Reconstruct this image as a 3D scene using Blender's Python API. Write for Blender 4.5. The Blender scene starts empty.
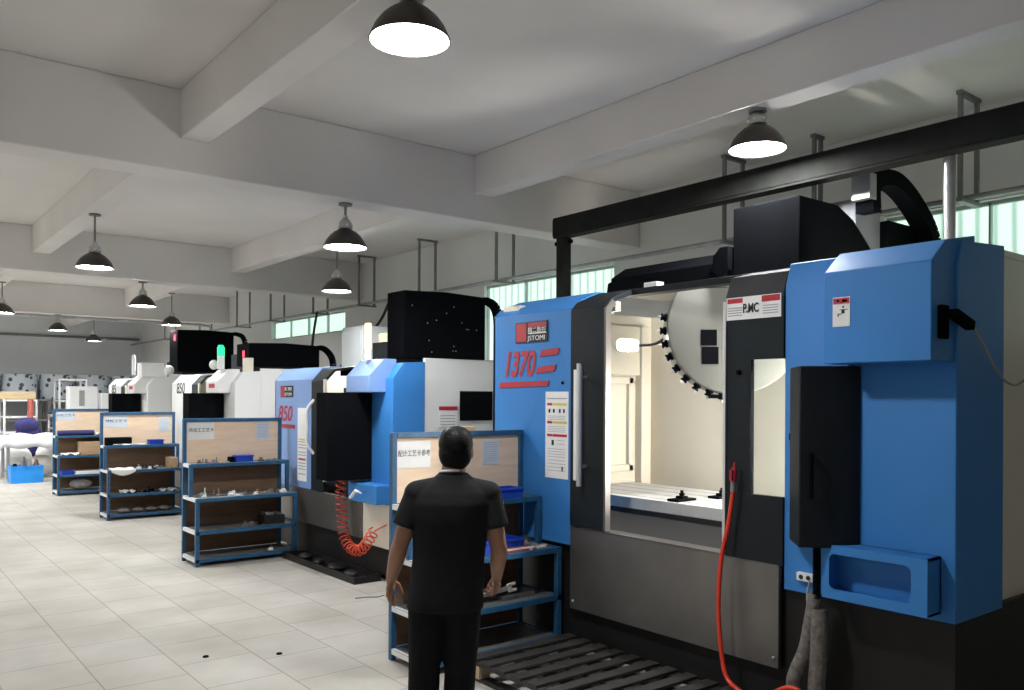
import bpy, bmesh, math, random
from mathutils import Vector, Matrix, Euler
random.seed(7)
PI = math.pi
SC = bpy.context.scene
COL = SC.collection

# ------------------------------------------------------------------ camera
FPX, HORIZON, EYE = 840.0, 398.0, 1.85
YAW = math.atan2(664, 840)
cam_d = bpy.data.cameras.new('camera')
cam = bpy.data.objects.new('camera', cam_d)
COL.objects.link(cam)
cam_d.sensor_width = 36.0
cam_d.lens = 36.0 * FPX / 1024.0
cam_d.shift_y = (HORIZON - 345.0) / 1024.0
cam_d.clip_start = 0.05
cam.location = (0, 0, EYE)
cam.rotation_euler = Euler((PI / 2, 0, -YAW), 'XYZ')
cam.rotation_euler = (Matrix.Rotation(-YAW, 4, 'Z') @ Matrix.Rotation(PI / 2, 4, 'X') @ Matrix.Rotation(math.radians(0.3), 4, 'Z')).to_euler()
SC.camera = cam

# ------------------------------------------------------------------ world and exposure
world = bpy.data.worlds.new('hall_air')
SC.world = world
world.use_nodes = True
bg = world.node_tree.nodes['Background']
bg.inputs[0].default_value = (1.0, 0.98, 0.97, 1)
bg.inputs[1].default_value = 0.38
SC.view_settings.view_transform = 'Standard'
SC.view_settings.look = 'None'
SC.view_settings.gamma = 1.0
SC.view_settings.use_curve_mapping = False
SC.view_settings.exposure = 0.16
LAMP_POWER = 200.0
SC.cycles.use_denoising = True
SC.cycles.max_bounces = 8
SC.cycles.caustics_reflective = False
SC.cycles.sample_clamp_indirect = 6.0


# ------------------------------------------------------------------ materials
def mat(name, col, rough=0.5, metal=0.0, var=0.06, scale=8.0, emit=0.0, ecol=None, bump=0.0, spec=0.5):
    m = bpy.data.materials.new(name)
    m.use_nodes = True
    nt = m.node_tree
    b = nt.nodes['Principled BSDF']
    b.inputs['Base Color'].default_value = (*col, 1)
    b.inputs['Roughness'].default_value = rough
    b.inputs['Metallic'].default_value = metal
    b.inputs['Specular IOR Level'].default_value = spec
    tc = nt.nodes.new('ShaderNodeTexCoord')
    nz = nt.nodes.new('ShaderNodeTexNoise')
    nz.inputs['Scale'].default_value = scale
    nz.inputs['Detail'].default_value = 5
    nt.links.new(tc.outputs['Object'], nz.inputs['Vector'])
    if var > 0:
        rp = nt.nodes.new('ShaderNodeValToRGB')
        rp.color_ramp.elements[0].position = 0.3
        rp.color_ramp.elements[1].position = 0.7
        rp.color_ramp.elements[0].color = (*[c * (1 - var) for c in col], 1)
        rp.color_ramp.elements[1].color = (*[min(1, c * (1 + var)) for c in col], 1)
        nt.links.new(nz.outputs['Fac'], rp.inputs[0])
        nt.links.new(rp.outputs[0], b.inputs['Base Color'])
    if bump > 0:
        bp = nt.nodes.new('ShaderNodeBump')
        bp.inputs['Strength'].default_value = bump
        bp.inputs['Distance'].default_value = 0.01
        nt.links.new(nz.outputs['Fac'], bp.inputs['Height'])
        nt.links.new(bp.outputs[0], b.inputs['Normal'])
    if emit > 0:
        b.inputs['Emission Color'].default_value = (*(ecol or col), 1)
        b.inputs['Emission Strength'].default_value = emit
    return m


def floor_material():
    m = mat('floor_tile', (0.5, 0.48, 0.43), 0.3)
    nt = m.node_tree
    b = nt.nodes['Principled BSDF']
    for l in list(nt.links):
        if l.to_node == b:
            nt.links.remove(l)
    tc = nt.nodes.new('ShaderNodeTexCoord')
    mp = nt.nodes.new('ShaderNodeMapping')
    mp.inputs['Rotation'].default_value = (0, 0, PI / 2)
    mp.inputs['Location'].default_value = (0.12, 0.26, 0)
    nt.links.new(tc.outputs['Object'], mp.inputs['Vector'])
    br = nt.nodes.new('ShaderNodeTexBrick')
    br.offset = 0.37
    br.inputs['Scale'].default_value = 1.0
    br.inputs['Brick Width'].default_value = 0.56
    br.inputs['Row Height'].default_value = 0.512
    br.inputs['Mortar Size'].default_value = 0.005
    br.inputs['Mortar Smooth'].default_value = 0.2
    br.inputs['Bias'].default_value = 0.0
    br.inputs['Color1'].default_value = (0.48, 0.465, 0.435, 1)
    br.inputs['Color2'].default_value = (0.44, 0.427, 0.395, 1)
    br.inputs['Mortar'].default_value = (0.30, 0.27, 0.24, 1)
    nt.links.new(mp.outputs[0], br.inputs['Vector'])
    nz = nt.nodes.new('ShaderNodeTexNoise')
    nz.inputs['Scale'].default_value = 1.3
    nz.inputs['Detail'].default_value = 7
    nt.links.new(tc.outputs['Object'], nz.inputs['Vector'])
    rp = nt.nodes.new('ShaderNodeValToRGB')
    rp.color_ramp.elements[0].position = 0.35
    rp.color_ramp.elements[1].position = 0.65
    rp.color_ramp.elements[0].color = (0.80, 0.78, 0.74, 1)
    rp.color_ramp.elements[1].color = (1, 1, 1, 1)
    nt.links.new(nz.outputs['Fac'], rp.inputs[0])
    mx = nt.nodes.new('ShaderNodeMix')
    mx.data_type = 'RGBA'
    mx.blend_type = 'MULTIPLY'
    mx.inputs[0].default_value = 1.0
    nt.links.new(br.outputs['Color'], mx.inputs[6])
    nt.links.new(rp.outputs[0], mx.inputs[7])
    nt.links.new(mx.outputs[2], b.inputs['Base Color'])
    rr = nt.nodes.new('ShaderNodeMapRange')
    rr.inputs[3].default_value = 0.46
    rr.inputs[4].default_value = 0.62
    b.inputs['Specular IOR Level'].default_value = 0.06
    nt.links.new(nz.outputs['Fac'], rr.inputs[0])
    nt.links.new(rr.outputs[0], b.inputs['Roughness'])
    return m


def plaster(name, col):
    m = mat(name, col, 0.85, var=0.05, scale=0.9)
    nt = m.node_tree
    b = nt.nodes['Principled BSDF']
    rp = [n for n in nt.nodes if n.type == 'VALTORGB'][0]
    tc = [n for n in nt.nodes if n.type == 'TEX_COORD'][0]
    vo = nt.nodes.new('ShaderNodeTexNoise')
    vo.inputs['Scale'].default_value = 4.0
    vo.inputs['Detail'].default_value = 3
    vo.inputs['Roughness'].default_value = 0.4
    nt.links.new(tc.outputs['Object'], vo.inputs['Vector'])
    r2 = nt.nodes.new('ShaderNodeValToRGB')
    r2.color_ramp.elements[0].position = 0.17
    r2.color_ramp.elements[0].color = (0.25, 0.25, 0.25, 1)
    r2.color_ramp.elements[1].position = 0.24
    r2.color_ramp.elements[1].color = (1, 1, 1, 1)
    nt.links.new(vo.outputs['Fac'], r2.inputs[0])
    mx = nt.nodes.new('ShaderNodeMix')
    mx.data_type = 'RGBA'
    mx.blend_type = 'MULTIPLY'
    mx.inputs[0].default_value = 1.0
    nt.links.new(rp.outputs[0], mx.inputs[6])
    nt.links.new(r2.outputs[0], mx.inputs[7])
    nt.links.new(mx.outputs[2], b.inputs['Base Color'])
    return m


def window_material():
    m = mat('ribbed_window_glass', (0.5, 0.8, 0.7), 0.3)
    nt = m.node_tree
    b = nt.nodes['Principled BSDF']
    tc = nt.nodes.new('ShaderNodeTexCoord')
    wv = nt.nodes.new('ShaderNodeTexWave')
    wv.bands_direction = 'Y'
    wv.inputs['Scale'].default_value = 2.3
    wv.inputs['Distortion'].default_value = 0.6
    nt.links.new(tc.outputs['Object'], wv.inputs['Vector'])
    rp = nt.nodes.new('ShaderNodeValToRGB')
    rp.color_ramp.elements[0].position = 0.0
    rp.color_ramp.elements[0].color = (0.30, 0.46, 0.38, 1)
    rp.color_ramp.elements[1].position = 0.35
    rp.color_ramp.elements[1].color = (0.66, 0.85, 0.73, 1)
    nt.links.new(wv.outputs['Fac'], rp.inputs[0])
    nt.links.new(rp.outputs[0], b.inputs['Emission Color'])
    b.inputs['Emission Strength'].default_value = 1.1
    return m


def wood_material(name, c1, c2, sx=1.0):
    m = mat(name, c1, 0.6)
    nt = m.node_tree
    b = nt.nodes['Principled BSDF']
    tc = nt.nodes.new('ShaderNodeTexCoord')
    mp = nt.nodes.new('ShaderNodeMapping')
    mp.inputs['Scale'].default_value = (1.2 * sx, 6, 9)
    nt.links.new(tc.outputs['Object'], mp.inputs[0])
    nz = nt.nodes.new('ShaderNodeTexNoise')
    nz.inputs['Scale'].default_value = 2.2
    nz.inputs['Detail'].default_value = 8
    nz.inputs['Distortion'].default_value = 0.8
    nt.links.new(mp.outputs[0], nz.inputs['Vector'])
    rp = nt.nodes.new('ShaderNodeValToRGB')
    rp.color_ramp.elements[0].position = 0.3
    rp.color_ramp.elements[1].position = 0.7
    rp.color_ramp.elements[0].color = (*c1, 1)
    rp.color_ramp.elements[1].color = (*c2, 1)
    nt.links.new(nz.outputs['Fac'], rp.inputs[0])
    nt.links.new(rp.outputs[0], b.inputs['Base Color'])
    return m


def spotted_material():
    m = mat('spotted_wrap', (0.62, 0.66, 0.7), 0.6)
    nt = m.node_tree
    b = nt.nodes['Principled BSDF']
    tc = nt.nodes.new('ShaderNodeTexCoord')
    vo = nt.nodes.new('ShaderNodeTexVoronoi')
    vo.inputs['Scale'].default_value = 6.0
    nt.links.new(tc.outputs['Object'], vo.inputs['Vector'])
    rp = nt.nodes.new('ShaderNodeValToRGB')
    rp.color_ramp.interpolation = 'CONSTANT'
    rp.color_ramp.elements[0].color = (0.06, 0.07, 0.09, 1)
    rp.color_ramp.elements[1].position = 0.33
    rp.color_ramp.elements[1].color = (0.50, 0.55, 0.60, 1)
    nt.links.new(vo.outputs['Distance'], rp.inputs[0])
    nt.links.new(rp.outputs[0], b.inputs['Base Color'])
    return m


def glass_material():
    m = bpy.data.materials.new('clear_pane')
    m.use_nodes = True
    b = m.node_tree.nodes['Principled BSDF']
    b.inputs['Base Color'].default_value = (0.92, 0.96, 0.95, 1)
    b.inputs['Roughness'].default_value = 0.08
    b.inputs['Transmission Weight'].default_value = 1.0
    b.inputs['IOR'].default_value = 1.08
    return m


M = dict(
    floor=floor_material(),
    plaster=plaster('ceiling_plaster', (0.80, 0.78, 0.765)),
    beam=plaster('beam_plaster', (0.80, 0.78, 0.765)),
    wall=plaster('wall_plaster', (0.80, 0.81, 0.79)),
    backwall=plaster('grey_wall_plaster', (0.70, 0.73, 0.75)),
    window=window_material(),
    winframe=mat('window_frame_alu', (0.45, 0.5, 0.48), 0.5, 0.3),
    blue=mat('blue_enamel', (0.040, 0.21, 0.56), 0.5, var=0.04, scale=2, spec=0.3),
    paleblue=mat('pale_blue_enamel', (0.20, 0.33, 0.62), 0.45, var=0.04, scale=2),
    rackblue=mat('rack_blue_paint', (0.018, 0.095, 0.205), 0.45, var=0.18, scale=14),
    charcoal=mat('charcoal_enamel', (0.013, 0.017, 0.021), 0.55, var=0.1, spec=0.18),
    grey_char=mat('light_charcoal_enamel', (0.05, 0.05, 0.055), 0.65, var=0.08, spec=0.15),
    black=mat('black_enamel', (0.0045, 0.005, 0.0065), 0.9, var=0.1, spec=0.03),
    plinth=mat('plinth_black', (0.014, 0.013, 0.013), 0.5, var=0.2, scale=3, spec=0.3),
    steel=mat('brushed_stainless', (0.20, 0.19, 0.18), 0.40, 0.75, var=0.12, scale=3),
    brightsteel=mat('bright_steel', (0.75, 0.75, 0.76), 0.28, 0.85, var=0.05),
    tabletop=mat('ground_table_steel', (0.70, 0.70, 0.70), 0.45, 0.25, var=0.06),
    iron=mat('machined_grey_iron', (0.30, 0.30, 0.31), 0.35, 0.8, var=0.25, scale=20),
    apron=mat('apron_grey', (0.016, 0.016, 0.018), 0.5, 0.1, var=0.15),
    columngrey=mat('column_grey_enamel', (0.20, 0.21, 0.235), 0.5, var=0.05),
    columngrey2=mat('pale_grey_cabinet', (0.42, 0.45, 0.46), 0.5, var=0.04),
    beige=mat('machine_cream', (0.74, 0.69, 0.58), 0.45, var=0.03, scale=2),
    drumcol=mat('magazine_cream', (0.20, 0.20, 0.18), 0.4, var=0.04, scale=3),
    white=mat('white_enamel', (0.70, 0.71, 0.71), 0.4, var=0.03, scale=2),
    whiteplastic=mat('white_plastic', (0.82, 0.83, 0.84), 0.45, var=0.03),
    paper=mat('white_paper', (0.80, 0.80, 0.80), 0.8, var=0.04, scale=6),
    bluepaper=mat('bluish_paper', (0.60, 0.66, 0.74), 0.8, var=0.05, scale=6),
    ink=mat('black_ink', (0.02, 0.02, 0.025), 0.7, var=0),
    greyink=mat('grey_ink', (0.32, 0.32, 0.33), 0.7, var=0),
    red=mat('red_print', (0.42, 0.015, 0.03), 0.5, var=0.05),
    yellow=mat('yellow_print', (0.65, 0.55, 0.12), 0.5, var=0.05),
    whiteink=mat('white_ink', (0.8, 0.8, 0.8), 0.6, var=0),
    ply=wood_material('plywood', (0.78, 0.58, 0.41), (0.86, 0.68, 0.51)),
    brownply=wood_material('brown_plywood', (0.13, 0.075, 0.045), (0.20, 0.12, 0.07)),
    cardboard=wood_material('cardboard', (0.42, 0.28, 0.16), (0.48, 0.33, 0.2)),
    palletwood=wood_material('dark_weathered_wood', (0.014, 0.013, 0.012), (0.040, 0.037, 0.034), 2),
    palepine=wood_material('pale_pine', (0.5, 0.38, 0.22), (0.6, 0.47, 0.3)),
    shelfsteel=mat('shelf_sheet_steel', (0.20, 0.20, 0.19), 0.5, 0.4, var=0.25, scale=9),
    bluebin=mat('blue_plastic', (0.015, 0.06, 0.50), 0.4, var=0.05),
    brightbin=mat('bright_blue_plastic', (0.02, 0.30, 0.85), 0.4, var=0.05),
    shade=mat('lamp_shade_dark', (0.07, 0.06, 0.055), 0.35, 0.6, var=0.1),
    alu=mat('cast_aluminium', (0.55, 0.55, 0.55), 0.35, 0.9, var=0.1),
    glow=mat('lamp_glow', (1, 1, 1), 0.5, var=0, emit=LAMP_POWER, ecol=(1.0, 1.0, 0.985)),
    worklight=mat('work_light_glow', (1, 1, 1), 0.5, var=0, emit=26, ecol=(1.0, 0.93, 0.80)),
    steelbeam=mat('dark_steel_beam', (0.022, 0.023, 0.021), 0.8, 0.0, var=0.2, spec=0.1),
    galv=mat('galvanised_pipe', (0.42, 0.43, 0.44), 0.4, 0.7, var=0.15),
    conduit=mat('grey_conduit', (0.22, 0.22, 0.22), 0.5, 0.4, var=0.15),
    cable=mat('black_cable', (0.012, 0.012, 0.013), 0.5, var=0.1),
    greycable=mat('grey_cable', (0.25, 0.25, 0.25), 0.5, var=0.1),
    redhose=mat('red_hose', (0.70, 0.045, 0.02), 0.35, var=0.05),
    coilhose=mat('red_coil_hose', (0.60, 0.07, 0.03), 0.35, var=0.05),
    wrap=mat('grey_cable_wrap', (0.16, 0.145, 0.135), 0.8, var=0.35, scale=40, bump=0.6),
    green_on=mat('green_light', (0.0, 0.5, 0.2), 0.3, var=0, emit=1.3, ecol=(0.01, 0.75, 0.28)),
    amber_on=mat('amber_light', (0.8, 0.5, 0.3), 0.3, var=0, emit=1.2, ecol=(1.0, 0.55, 0.30)),
    red_on=mat('red_led', (0.8, 0.05, 0.08), 0.3, var=0, emit=1.0, ecol=(0.9, 0.05, 0.10)),
    strongwork=mat('strong_work_light', (1, 1, 1), 0.5, var=0, emit=72, ecol=(1.0, 0.96, 0.88)),
    skin=mat('skin', (0.36, 0.185, 0.115), 0.5, var=0.08, scale=12),
    hair=mat('black_hair', (0.006, 0.006, 0.007), 0.5, var=0.3, scale=60, bump=0.4, spec=0.12),
    shirt=mat('black_cotton', (0.0085, 0.0085, 0.010), 0.85, var=0.15, scale=20, bump=0.1, spec=0.25),
    trousers=mat('black_trouser_cloth', (0.0065, 0.0065, 0.008), 0.88, var=0.15, scale=20, spec=0.22),
    shoe=mat('dark_shoe', (0.02, 0.02, 0.02), 0.5),
    spotted=spotted_material(),
    purple=mat('navy_cloth', (0.03, 0.03, 0.14), 0.8, var=0.2),
    rag=mat('grey_rag', (0.26, 0.25, 0.24), 0.9, var=0.3, scale=14),
    glass=glass_material(),
    pinkmetal=mat('copper_red_strip', (0.42, 0.12, 0.09), 0.4, 0.2, var=0.2),
)
ORG = {}


# ------------------------------------------------------------------ mesh helpers
class MB:
    """collects shapes in world coordinates; build() links them as ONE mesh object"""

    def __init__(s):
        s.v, s.f, s.mi, s.sm = [], [], [], []

    def add(s, vs, fs, m=0, smooth=False):
        o = len(s.v)
        s.v += [Vector(p) for p in vs]
        for f in fs:
            s.f.append([o + i for i in f])
            s.mi.append(m)
            s.sm.append(smooth)
        return s

    def box(s, x0, x1, y0, y1, z0, z1, m=0):
        vs = [(x, y, z) for x in (x0, x1) for y in (y0, y1) for z in (z0, z1)]
        return s.add(vs, [(0, 1, 3, 2), (4, 6, 7, 5), (0, 4, 5, 1), (2, 3, 7, 6), (0, 2, 6, 4), (1, 5, 7, 3)], m)

    def obox(s, c, ex, ey, ez, m=0):
        c, ex, ey, ez = map(Vector, (c, ex, ey, ez))
        vs = [c + ex * a + ey * b + ez * d for a in (-.5, .5) for b in (-.5, .5) for d in (-.5, .5)]
        return s.add(vs, [(0, 1, 3, 2), (4, 6, 7, 5), (0, 4, 5, 1), (2, 3, 7, 6), (0, 2, 6, 4), (1, 5, 7, 3)], m)

    def prism(s, pts, axis, c0, c1, m=0):
        def put(a, b, c):
            return {'x': (c, a, b), 'y': (a, c, b), 'z': (a, b, c)}[axis]
        n = len(pts)
        vs = [put(a, b, c0) for a, b in pts] + [put(a, b, c1) for a, b in pts]
        fs = [tuple(range(n)), tuple(range(2 * n - 1, n - 1, -1))]
        fs += [(i, i + n, (i + 1) % n + n, (i + 1) % n) for i in range(n)]
        return s.add(vs, fs, m)

    def strip(s, pts, axis, c0, c1, t, m=0):
        """thickened open profile (list of 2D points) extruded along axis; thickness to the right of travel"""
        n = len(pts)
        off = []
        for i in range(n):
            ds = []
            if i > 0:
                ds.append((Vector(pts[i]) - Vector(pts[i - 1])).normalized())
            if i < n - 1:
                ds.append((Vector(pts[i + 1]) - Vector(pts[i])).normalized())
            ns = [Vector((d.y, -d.x)) for d in ds]
            a = sum(ns, Vector((0, 0))).normalized()
            k = t / max(0.3, a.dot(ns[0]))
            off.append(Vector(pts[i]) + a * k)
        return s.prism([tuple(p) for p in pts] + [tuple(p) for p in reversed(off)], axis, c0, c1, m)

    def quad(s, a, b, c, d, m=0):
        return s.add([a, b, c, d], [(0, 1, 2, 3)], m)

    def tube(s, pts, r, n=8, m=0, closed=False):
        pts = [Vector(p) for p in pts]
        k = len(pts)
        rs = r if isinstance(r, (list, tuple)) else [r] * k
        vs = []
        up = None
        for i, p in enumerate(pts):
            t = (pts[min(i + 1, k - 1)] - pts[max(i - 1, 0)]).normalized()
            if up is None:
                up = Vector((0, 0, 1)) if abs(t.z) < 0.9 else Vector((1, 0, 0))
            a = t.cross(up)
            if a.length < 1e-5:
                a = t.cross(Vector((0, 1, 0)))
            a.normalize()
            b = a.cross(t).normalized()
            up = b
            for j in range(n):
                w = 2 * PI * j / n
                vs.append(p + (a * math.cos(w) + b * math.sin(w)) * rs[i])
        fs = []
        for i in range(k - 1):
            for j in range(n):
                fs.append((i * n + j, i * n + (j + 1) % n, (i + 1) * n + (j + 1) % n, (i + 1) * n + j))
        s.add(vs, fs, m, True)
        s.add(vs[:n], [tuple(range(n - 1, -1, -1))], m)
        s.add(vs[-n:], [tuple(range(n))], m)
        return s

    def lathe(s, prof, mtx=None, n=24, m=0, cap=True):
        mtx = mtx or Matrix.Identity(4)
        vs = []
        for r, z in prof:
            for j in range(n):
                w = 2 * PI * j / n
                vs.append(mtx @ Vector((r * math.cos(w), r * math.sin(w), z)))
        fs = []
        for i in range(len(prof) - 1):
            for j in range(n):
                fs.append((i * n + j, i * n + (j + 1) % n, (i + 1) * n + (j + 1) % n, (i + 1) * n + j))
        s.add(vs, fs, m, True)
        if cap:
            if prof[0][0] > 1e-4:
                s.add(vs[:n], [tuple(range(n - 1, -1, -1))], m)
            if prof[-1][0] > 1e-4:
                s.add(vs[-n:], [tuple(range(n))], m)
        return s

    def ball(s, c, r, n=16, k=10, m=0, mtx=None):
        c = Vector(c)
        r = (r, r, r) if not isinstance(r, (tuple, list)) else r
        vs, fs = [], []
        for i in range(k + 1):
            t = PI * i / k
            for j in range(n):
                w = 2 * PI * j / n
                p = Vector((r[0] * math.sin(t) * math.cos(w), r[1] * math.sin(t) * math.sin(w), r[2] * math.cos(t)))
                if mtx:
                    p = mtx @ p
                vs.append(c + p)
        for i in range(k):
            for j in range(n):
                fs.append((i * n + j, (i + 1) * n + j, (i + 1) * n + (j + 1) % n, i * n + (j + 1) % n))
        return s.add(vs, fs, m, True)

    def capsule(s, a, b, ra, rb, n=14, m=0):
        a, b = Vector(a), Vector(b)
        d = b - a
        L = d.length
        q = d.to_track_quat('Z', 'Y').to_matrix().to_4x4()
        mt = Matrix.Translation(a) @ q
        pr = []
        for i in range(7):
            t = PI / 2 * i / 6
            pr.append((max(1e-5, ra * math.sin(t)), -ra * math.cos(t)))
        for i in range(7):
            t = PI / 2 * i / 6
            pr.append((max(1e-5, rb * math.cos(t)), L + rb * math.sin(t)))
        return s.lathe(pr, mt, n, m, True)

    def plate_hole(s, o, ux, uy, un, W, Hh, hx0, hx1, hy0, hy1, r, t, m=0):
        """plate W x Hh at o spanned by ux, uy with a rounded rectangular hole, thickness t along un"""
        o, ux, uy, un = map(Vector, (o, ux, uy, un))
        inner, outer = [], []
        for cx, cy, a0 in ((hx1 - r, hy1 - r, 0), (hx0 + r, hy1 - r, PI / 2), (hx0 + r, hy0 + r, PI), (hx1 - r, hy0 + r, 1.5 * PI)):
            for i in range(5):
                a = a0 + PI / 2 * i / 4
                inner.append((cx + r * math.cos(a), cy + r * math.sin(a)))
        cs = [(W, Hh), (0, Hh), (0, 0), (W, 0)]
        for i in range(4):
            outer += [cs[i]] * 5
        n = 20
        P = lambda p, d: o + ux * p[0] + uy * p[1] + un * d
        vs = [P(p, 0) for p in inner] + [P(p, 0) for p in outer] + [P(p, t) for p in inner] + [P(p, t) for p in outer]
        fs = []
        for i in range(n):
            j = (i + 1) % n
            fs.append((i, j, n + j, n + i) if outer[i] != outer[j] else (i, j, n + i))
            fs.append((2 * n + i, 3 * n + i, 3 * n + j, 2 * n + j) if outer[i] != outer[j] else (2 * n + i, 3 * n + i, 2 * n + j))
            fs.append((i, 2 * n + i, 2 * n + j, j))
            if outer[i] != outer[j]:
                fs.append((n + i, n + j, 3 * n + j, 3 * n + i))
        return s.add(vs, fs, m)

    def build(s, name, mats, parent=None, origin=(0, 0, 0), bevel=0.0, remesh=0.0, smooth_iter=0):
        org = ORG[parent] if parent is not None else Vector(origin)
        me = bpy.data.meshes.new(name)
        me.from_pydata([tuple(p - org) for p in s.v], [], s.f)
        mats = mats if isinstance(mats, (list, tuple)) else [mats]
        for m in mats:
            me.materials.append(M[m] if isinstance(m, str) else m)
        me.polygons.foreach_set('material_index', s.mi)
        me.polygons.foreach_set('use_smooth', s.sm)
        bm = bmesh.new()
        bm.from_mesh(me)
        bmesh.ops.remove_doubles(bm, verts=bm.verts, dist=1e-5)
        bmesh.ops.recalc_face_normals(bm, faces=bm.faces)
        bm.to_mesh(me)
        bm.free()
        try:
            me.set_sharp_from_angle(angle=math.radians(40))
        except Exception:
            pass
        o = bpy.data.objects.new(name, me)
        COL.objects.link(o)
        if remesh > 0:
            rm = o.modifiers.new('remesh', 'REMESH')
            rm.mode = 'VOXEL'
            rm.voxel_size = remesh
            rm.use_smooth_shade = True
            if smooth_iter:
                sm = o.modifiers.new('smooth', 'SMOOTH')
                sm.iterations = smooth_iter
                sm.factor = 0.5
            dg = bpy.context.evaluated_depsgraph_get()
            me2 = bpy.data.meshes.new_from_object(o.evaluated_get(dg))
            o.modifiers.clear()
            o.data = me2
            me2.name = name
        if bevel > 0:
            bv = o.modifiers.new('bevel', 'BEVEL')
            bv.width = bevel
            bv.segments = 2
            bv.limit_method = 'ANGLE'
            bv.angle_limit = math.radians(35)
        if parent is not None:
            o.parent = parent
        else:
            o.location = origin
        ORG[o] = org.copy()
        return o


def tag(o, label, cat, group=None, kind=None):
    o['label'] = label
    o['category'] = cat
    if group:
        o['group'] = group
    if kind:
        o['kind'] = kind
    return o


def struct(o, label=None):
    o['kind'] = 'structure'
    if label:
        o['label'] = label
        o['category'] = o.name.split('_')[0].split('.')[0]
    return o


def thing(name, loc, label, cat, group=None):
    o = bpy.data.objects.new(name, None)
    COL.objects.link(o)
    o.empty_display_size = 0.1
    o.location = loc
    ORG[o] = Vector(loc)
    return tag(o, label, cat, group)


def dup(root, loc, rotz=0.0, label=None, group=None):
    r = root.copy()
    COL.objects.link(r)
    r.location = loc
    r.rotation_euler = (0, 0, rotz)
    if label:
        r['label'] = label
    if group:
        r['group'] = group
    for ch in list(root.children):
        c = ch.copy()
        COL.objects.link(c)
        c.parent = r
        for g in list(ch.children):
            d = g.copy()
            COL.objects.link(d)
            d.parent = c
    ORG[r] = Vector(loc)
    return r


FACE = {'-x': Matrix(((0, 0, -1), (-1, 0, 0), (0, 1, 0))), '-y': Matrix(((1, 0, 0), (0, 0, -1), (0, 1, 0)))}


def lettering(name, body, loc, face, size, m, parent=None, shear=0.0, width=None, bold=0.0, align='LEFT'):
    cu = bpy.data.curves.new(name, 'FONT')
    cu.body = body
    cu.size = size
    cu.shear = shear
    cu.extrude = 0.0006
    cu.offset = bold
    cu.align_x = align
    cu.materials.append(M[m])
    tmp = bpy.data.objects.new(name, cu)
    COL.objects.link(tmp)
    dg = bpy.context.evaluated_depsgraph_get()
    me = bpy.data.meshes.new_from_object(tmp.evaluated_get(dg))
    bpy.data.objects.remove(tmp)
    if not me.materials:
        me.materials.append(M[m])
    xs = [v.co.x for v in me.vertices]
    x_lo, x_hi = min(xs), max(xs)
    o = bpy.data.objects.new(name, me)
    COL.objects.link(o)
    org = ORG[parent] if parent is not None else Vector((0, 0, 0))
    mx = FACE[face].to_4x4()
    if width:
        w = max(1e-4, x_hi - x_lo)
        mx = mx @ Matrix.Diagonal((width / w, 1, 1, 1))
    if parent is not None:
        o.parent = parent
    o.matrix_basis = Matrix.Translation(Vector(loc) - org) @ mx
    ORG[o] = Vector(loc)
    return o


def arc(c, r, a0, a1, n, ax, ay):
    c, ax, ay = Vector(c), Vector(ax), Vector(ay)
    return [c + ax * r * math.cos(a0 + (a1 - a0) * i / n) + ay * r * math.sin(a0 + (a1 - a0) * i / n) for i in range(n + 1)]


def spline(pts, n=8):
    """Catmull-Rom through points"""
    P = [Vector(p) for p in pts]
    P = [P[0] * 2 - P[1]] + P + [P[-1] * 2 - P[-2]]
    out = []
    for i in range(1, len(P) - 2):
        for k in range(n):
            t = k / n
            a, b, c, d = P[i - 1:i + 3]
            out.append(0.5 * ((2 * b) + (c - a) * t + (2 * a - 5 * b + 4 * c - d) * t * t + (3 * b - a - 3 * c + d) * t ** 3))
    out.append(P[-2])
    return out


# ------------------------------------------------------------------ the hall
YB, XR, XL, YF, ZC = 27.0, 7.0, -7.0, -4.0, 4.17
struct(MB().box(XL, XR + 0.2, YF, YB + 0.2, -0.1, 0).build('floor', 'floor'), 'pale tiled workshop floor with thin dark joints')
struct(MB().box(XL, XR + 0.2, YF, YB + 0.2, ZC, ZC + 0.15).build('ceiling', 'plaster'), 'off-white plastered concrete ceiling slab')
struct(MB().box(XL, XR + 0.2, YB, YB + 0.2, 0, ZC).build('wall_back', 'backwall'), 'grey painted wall at the far end of the hall')
struct(MB().box(XL, XR + 0.2, YF - 0.2, YF, 0, ZC).build('wall_front', 'wall'), 'pale plastered wall added out of view behind the viewer to block light')  # out of view, added to shut off world light from behind
WINS = [(1.2, 3.7, 2.35, 3.42), (6.95, 9.5, 2.35, 3.42), (13.7, 17.05, 3.04, 3.42), (19.6, 23.0, 3.04, 3.42)]
wb = MB()
ys = [YF]
for y0, y1, z0, z1 in WINS:
    wb.box(XR, XR + 0.2, ys[-1], y0, 0, ZC)
    wb.box(XR, XR + 0.2, y0, y1, 0, z0)
    wb.box(XR, XR + 0.2, y0, y1, z1, ZC)
    ys.append(y1)
wb.box(XR, XR + 0.2, ys[-1], YB, 0, ZC)
struct(wb.build('wall_right', 'wall'), 'pale plastered wall behind the machines')
for i, (y0, y1, z0, z1) in enumerate(WINS):
    w = MB().box(XR + 0.10, XR + 0.12, y0, y1, z0, z1).build('window_%d' % (i + 1), 'window', origin=(XR, y0, z0))
    struct(w, ['greenish ribbed window strip above the nearest machine', 'greenish ribbed window behind the lettered blue panel',
               'greenish ribbed window strip between hanging cables', 'greenish ribbed window strip farthest along the wall'][i])
    fr = MB()
    n = max(2, round((y1 - y0) / 0.85))
    for k in range(n + 1):
        y = y0 + (y1 - y0) * k / n
        fr.box(XR + 0.06, XR + 0.10, max(y0, y - 0.008), min(y1, y + 0.008), z0, z1)
    fr.box(XR + 0.06, XR + 0.10, y0, y1, z0, z0 + 0.03)
    fr.box(XR + 0.06, XR + 0.10, y0, y1, z1 - 0.03, z1)
    fr.build('window_frame', 'winframe', w)

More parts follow.
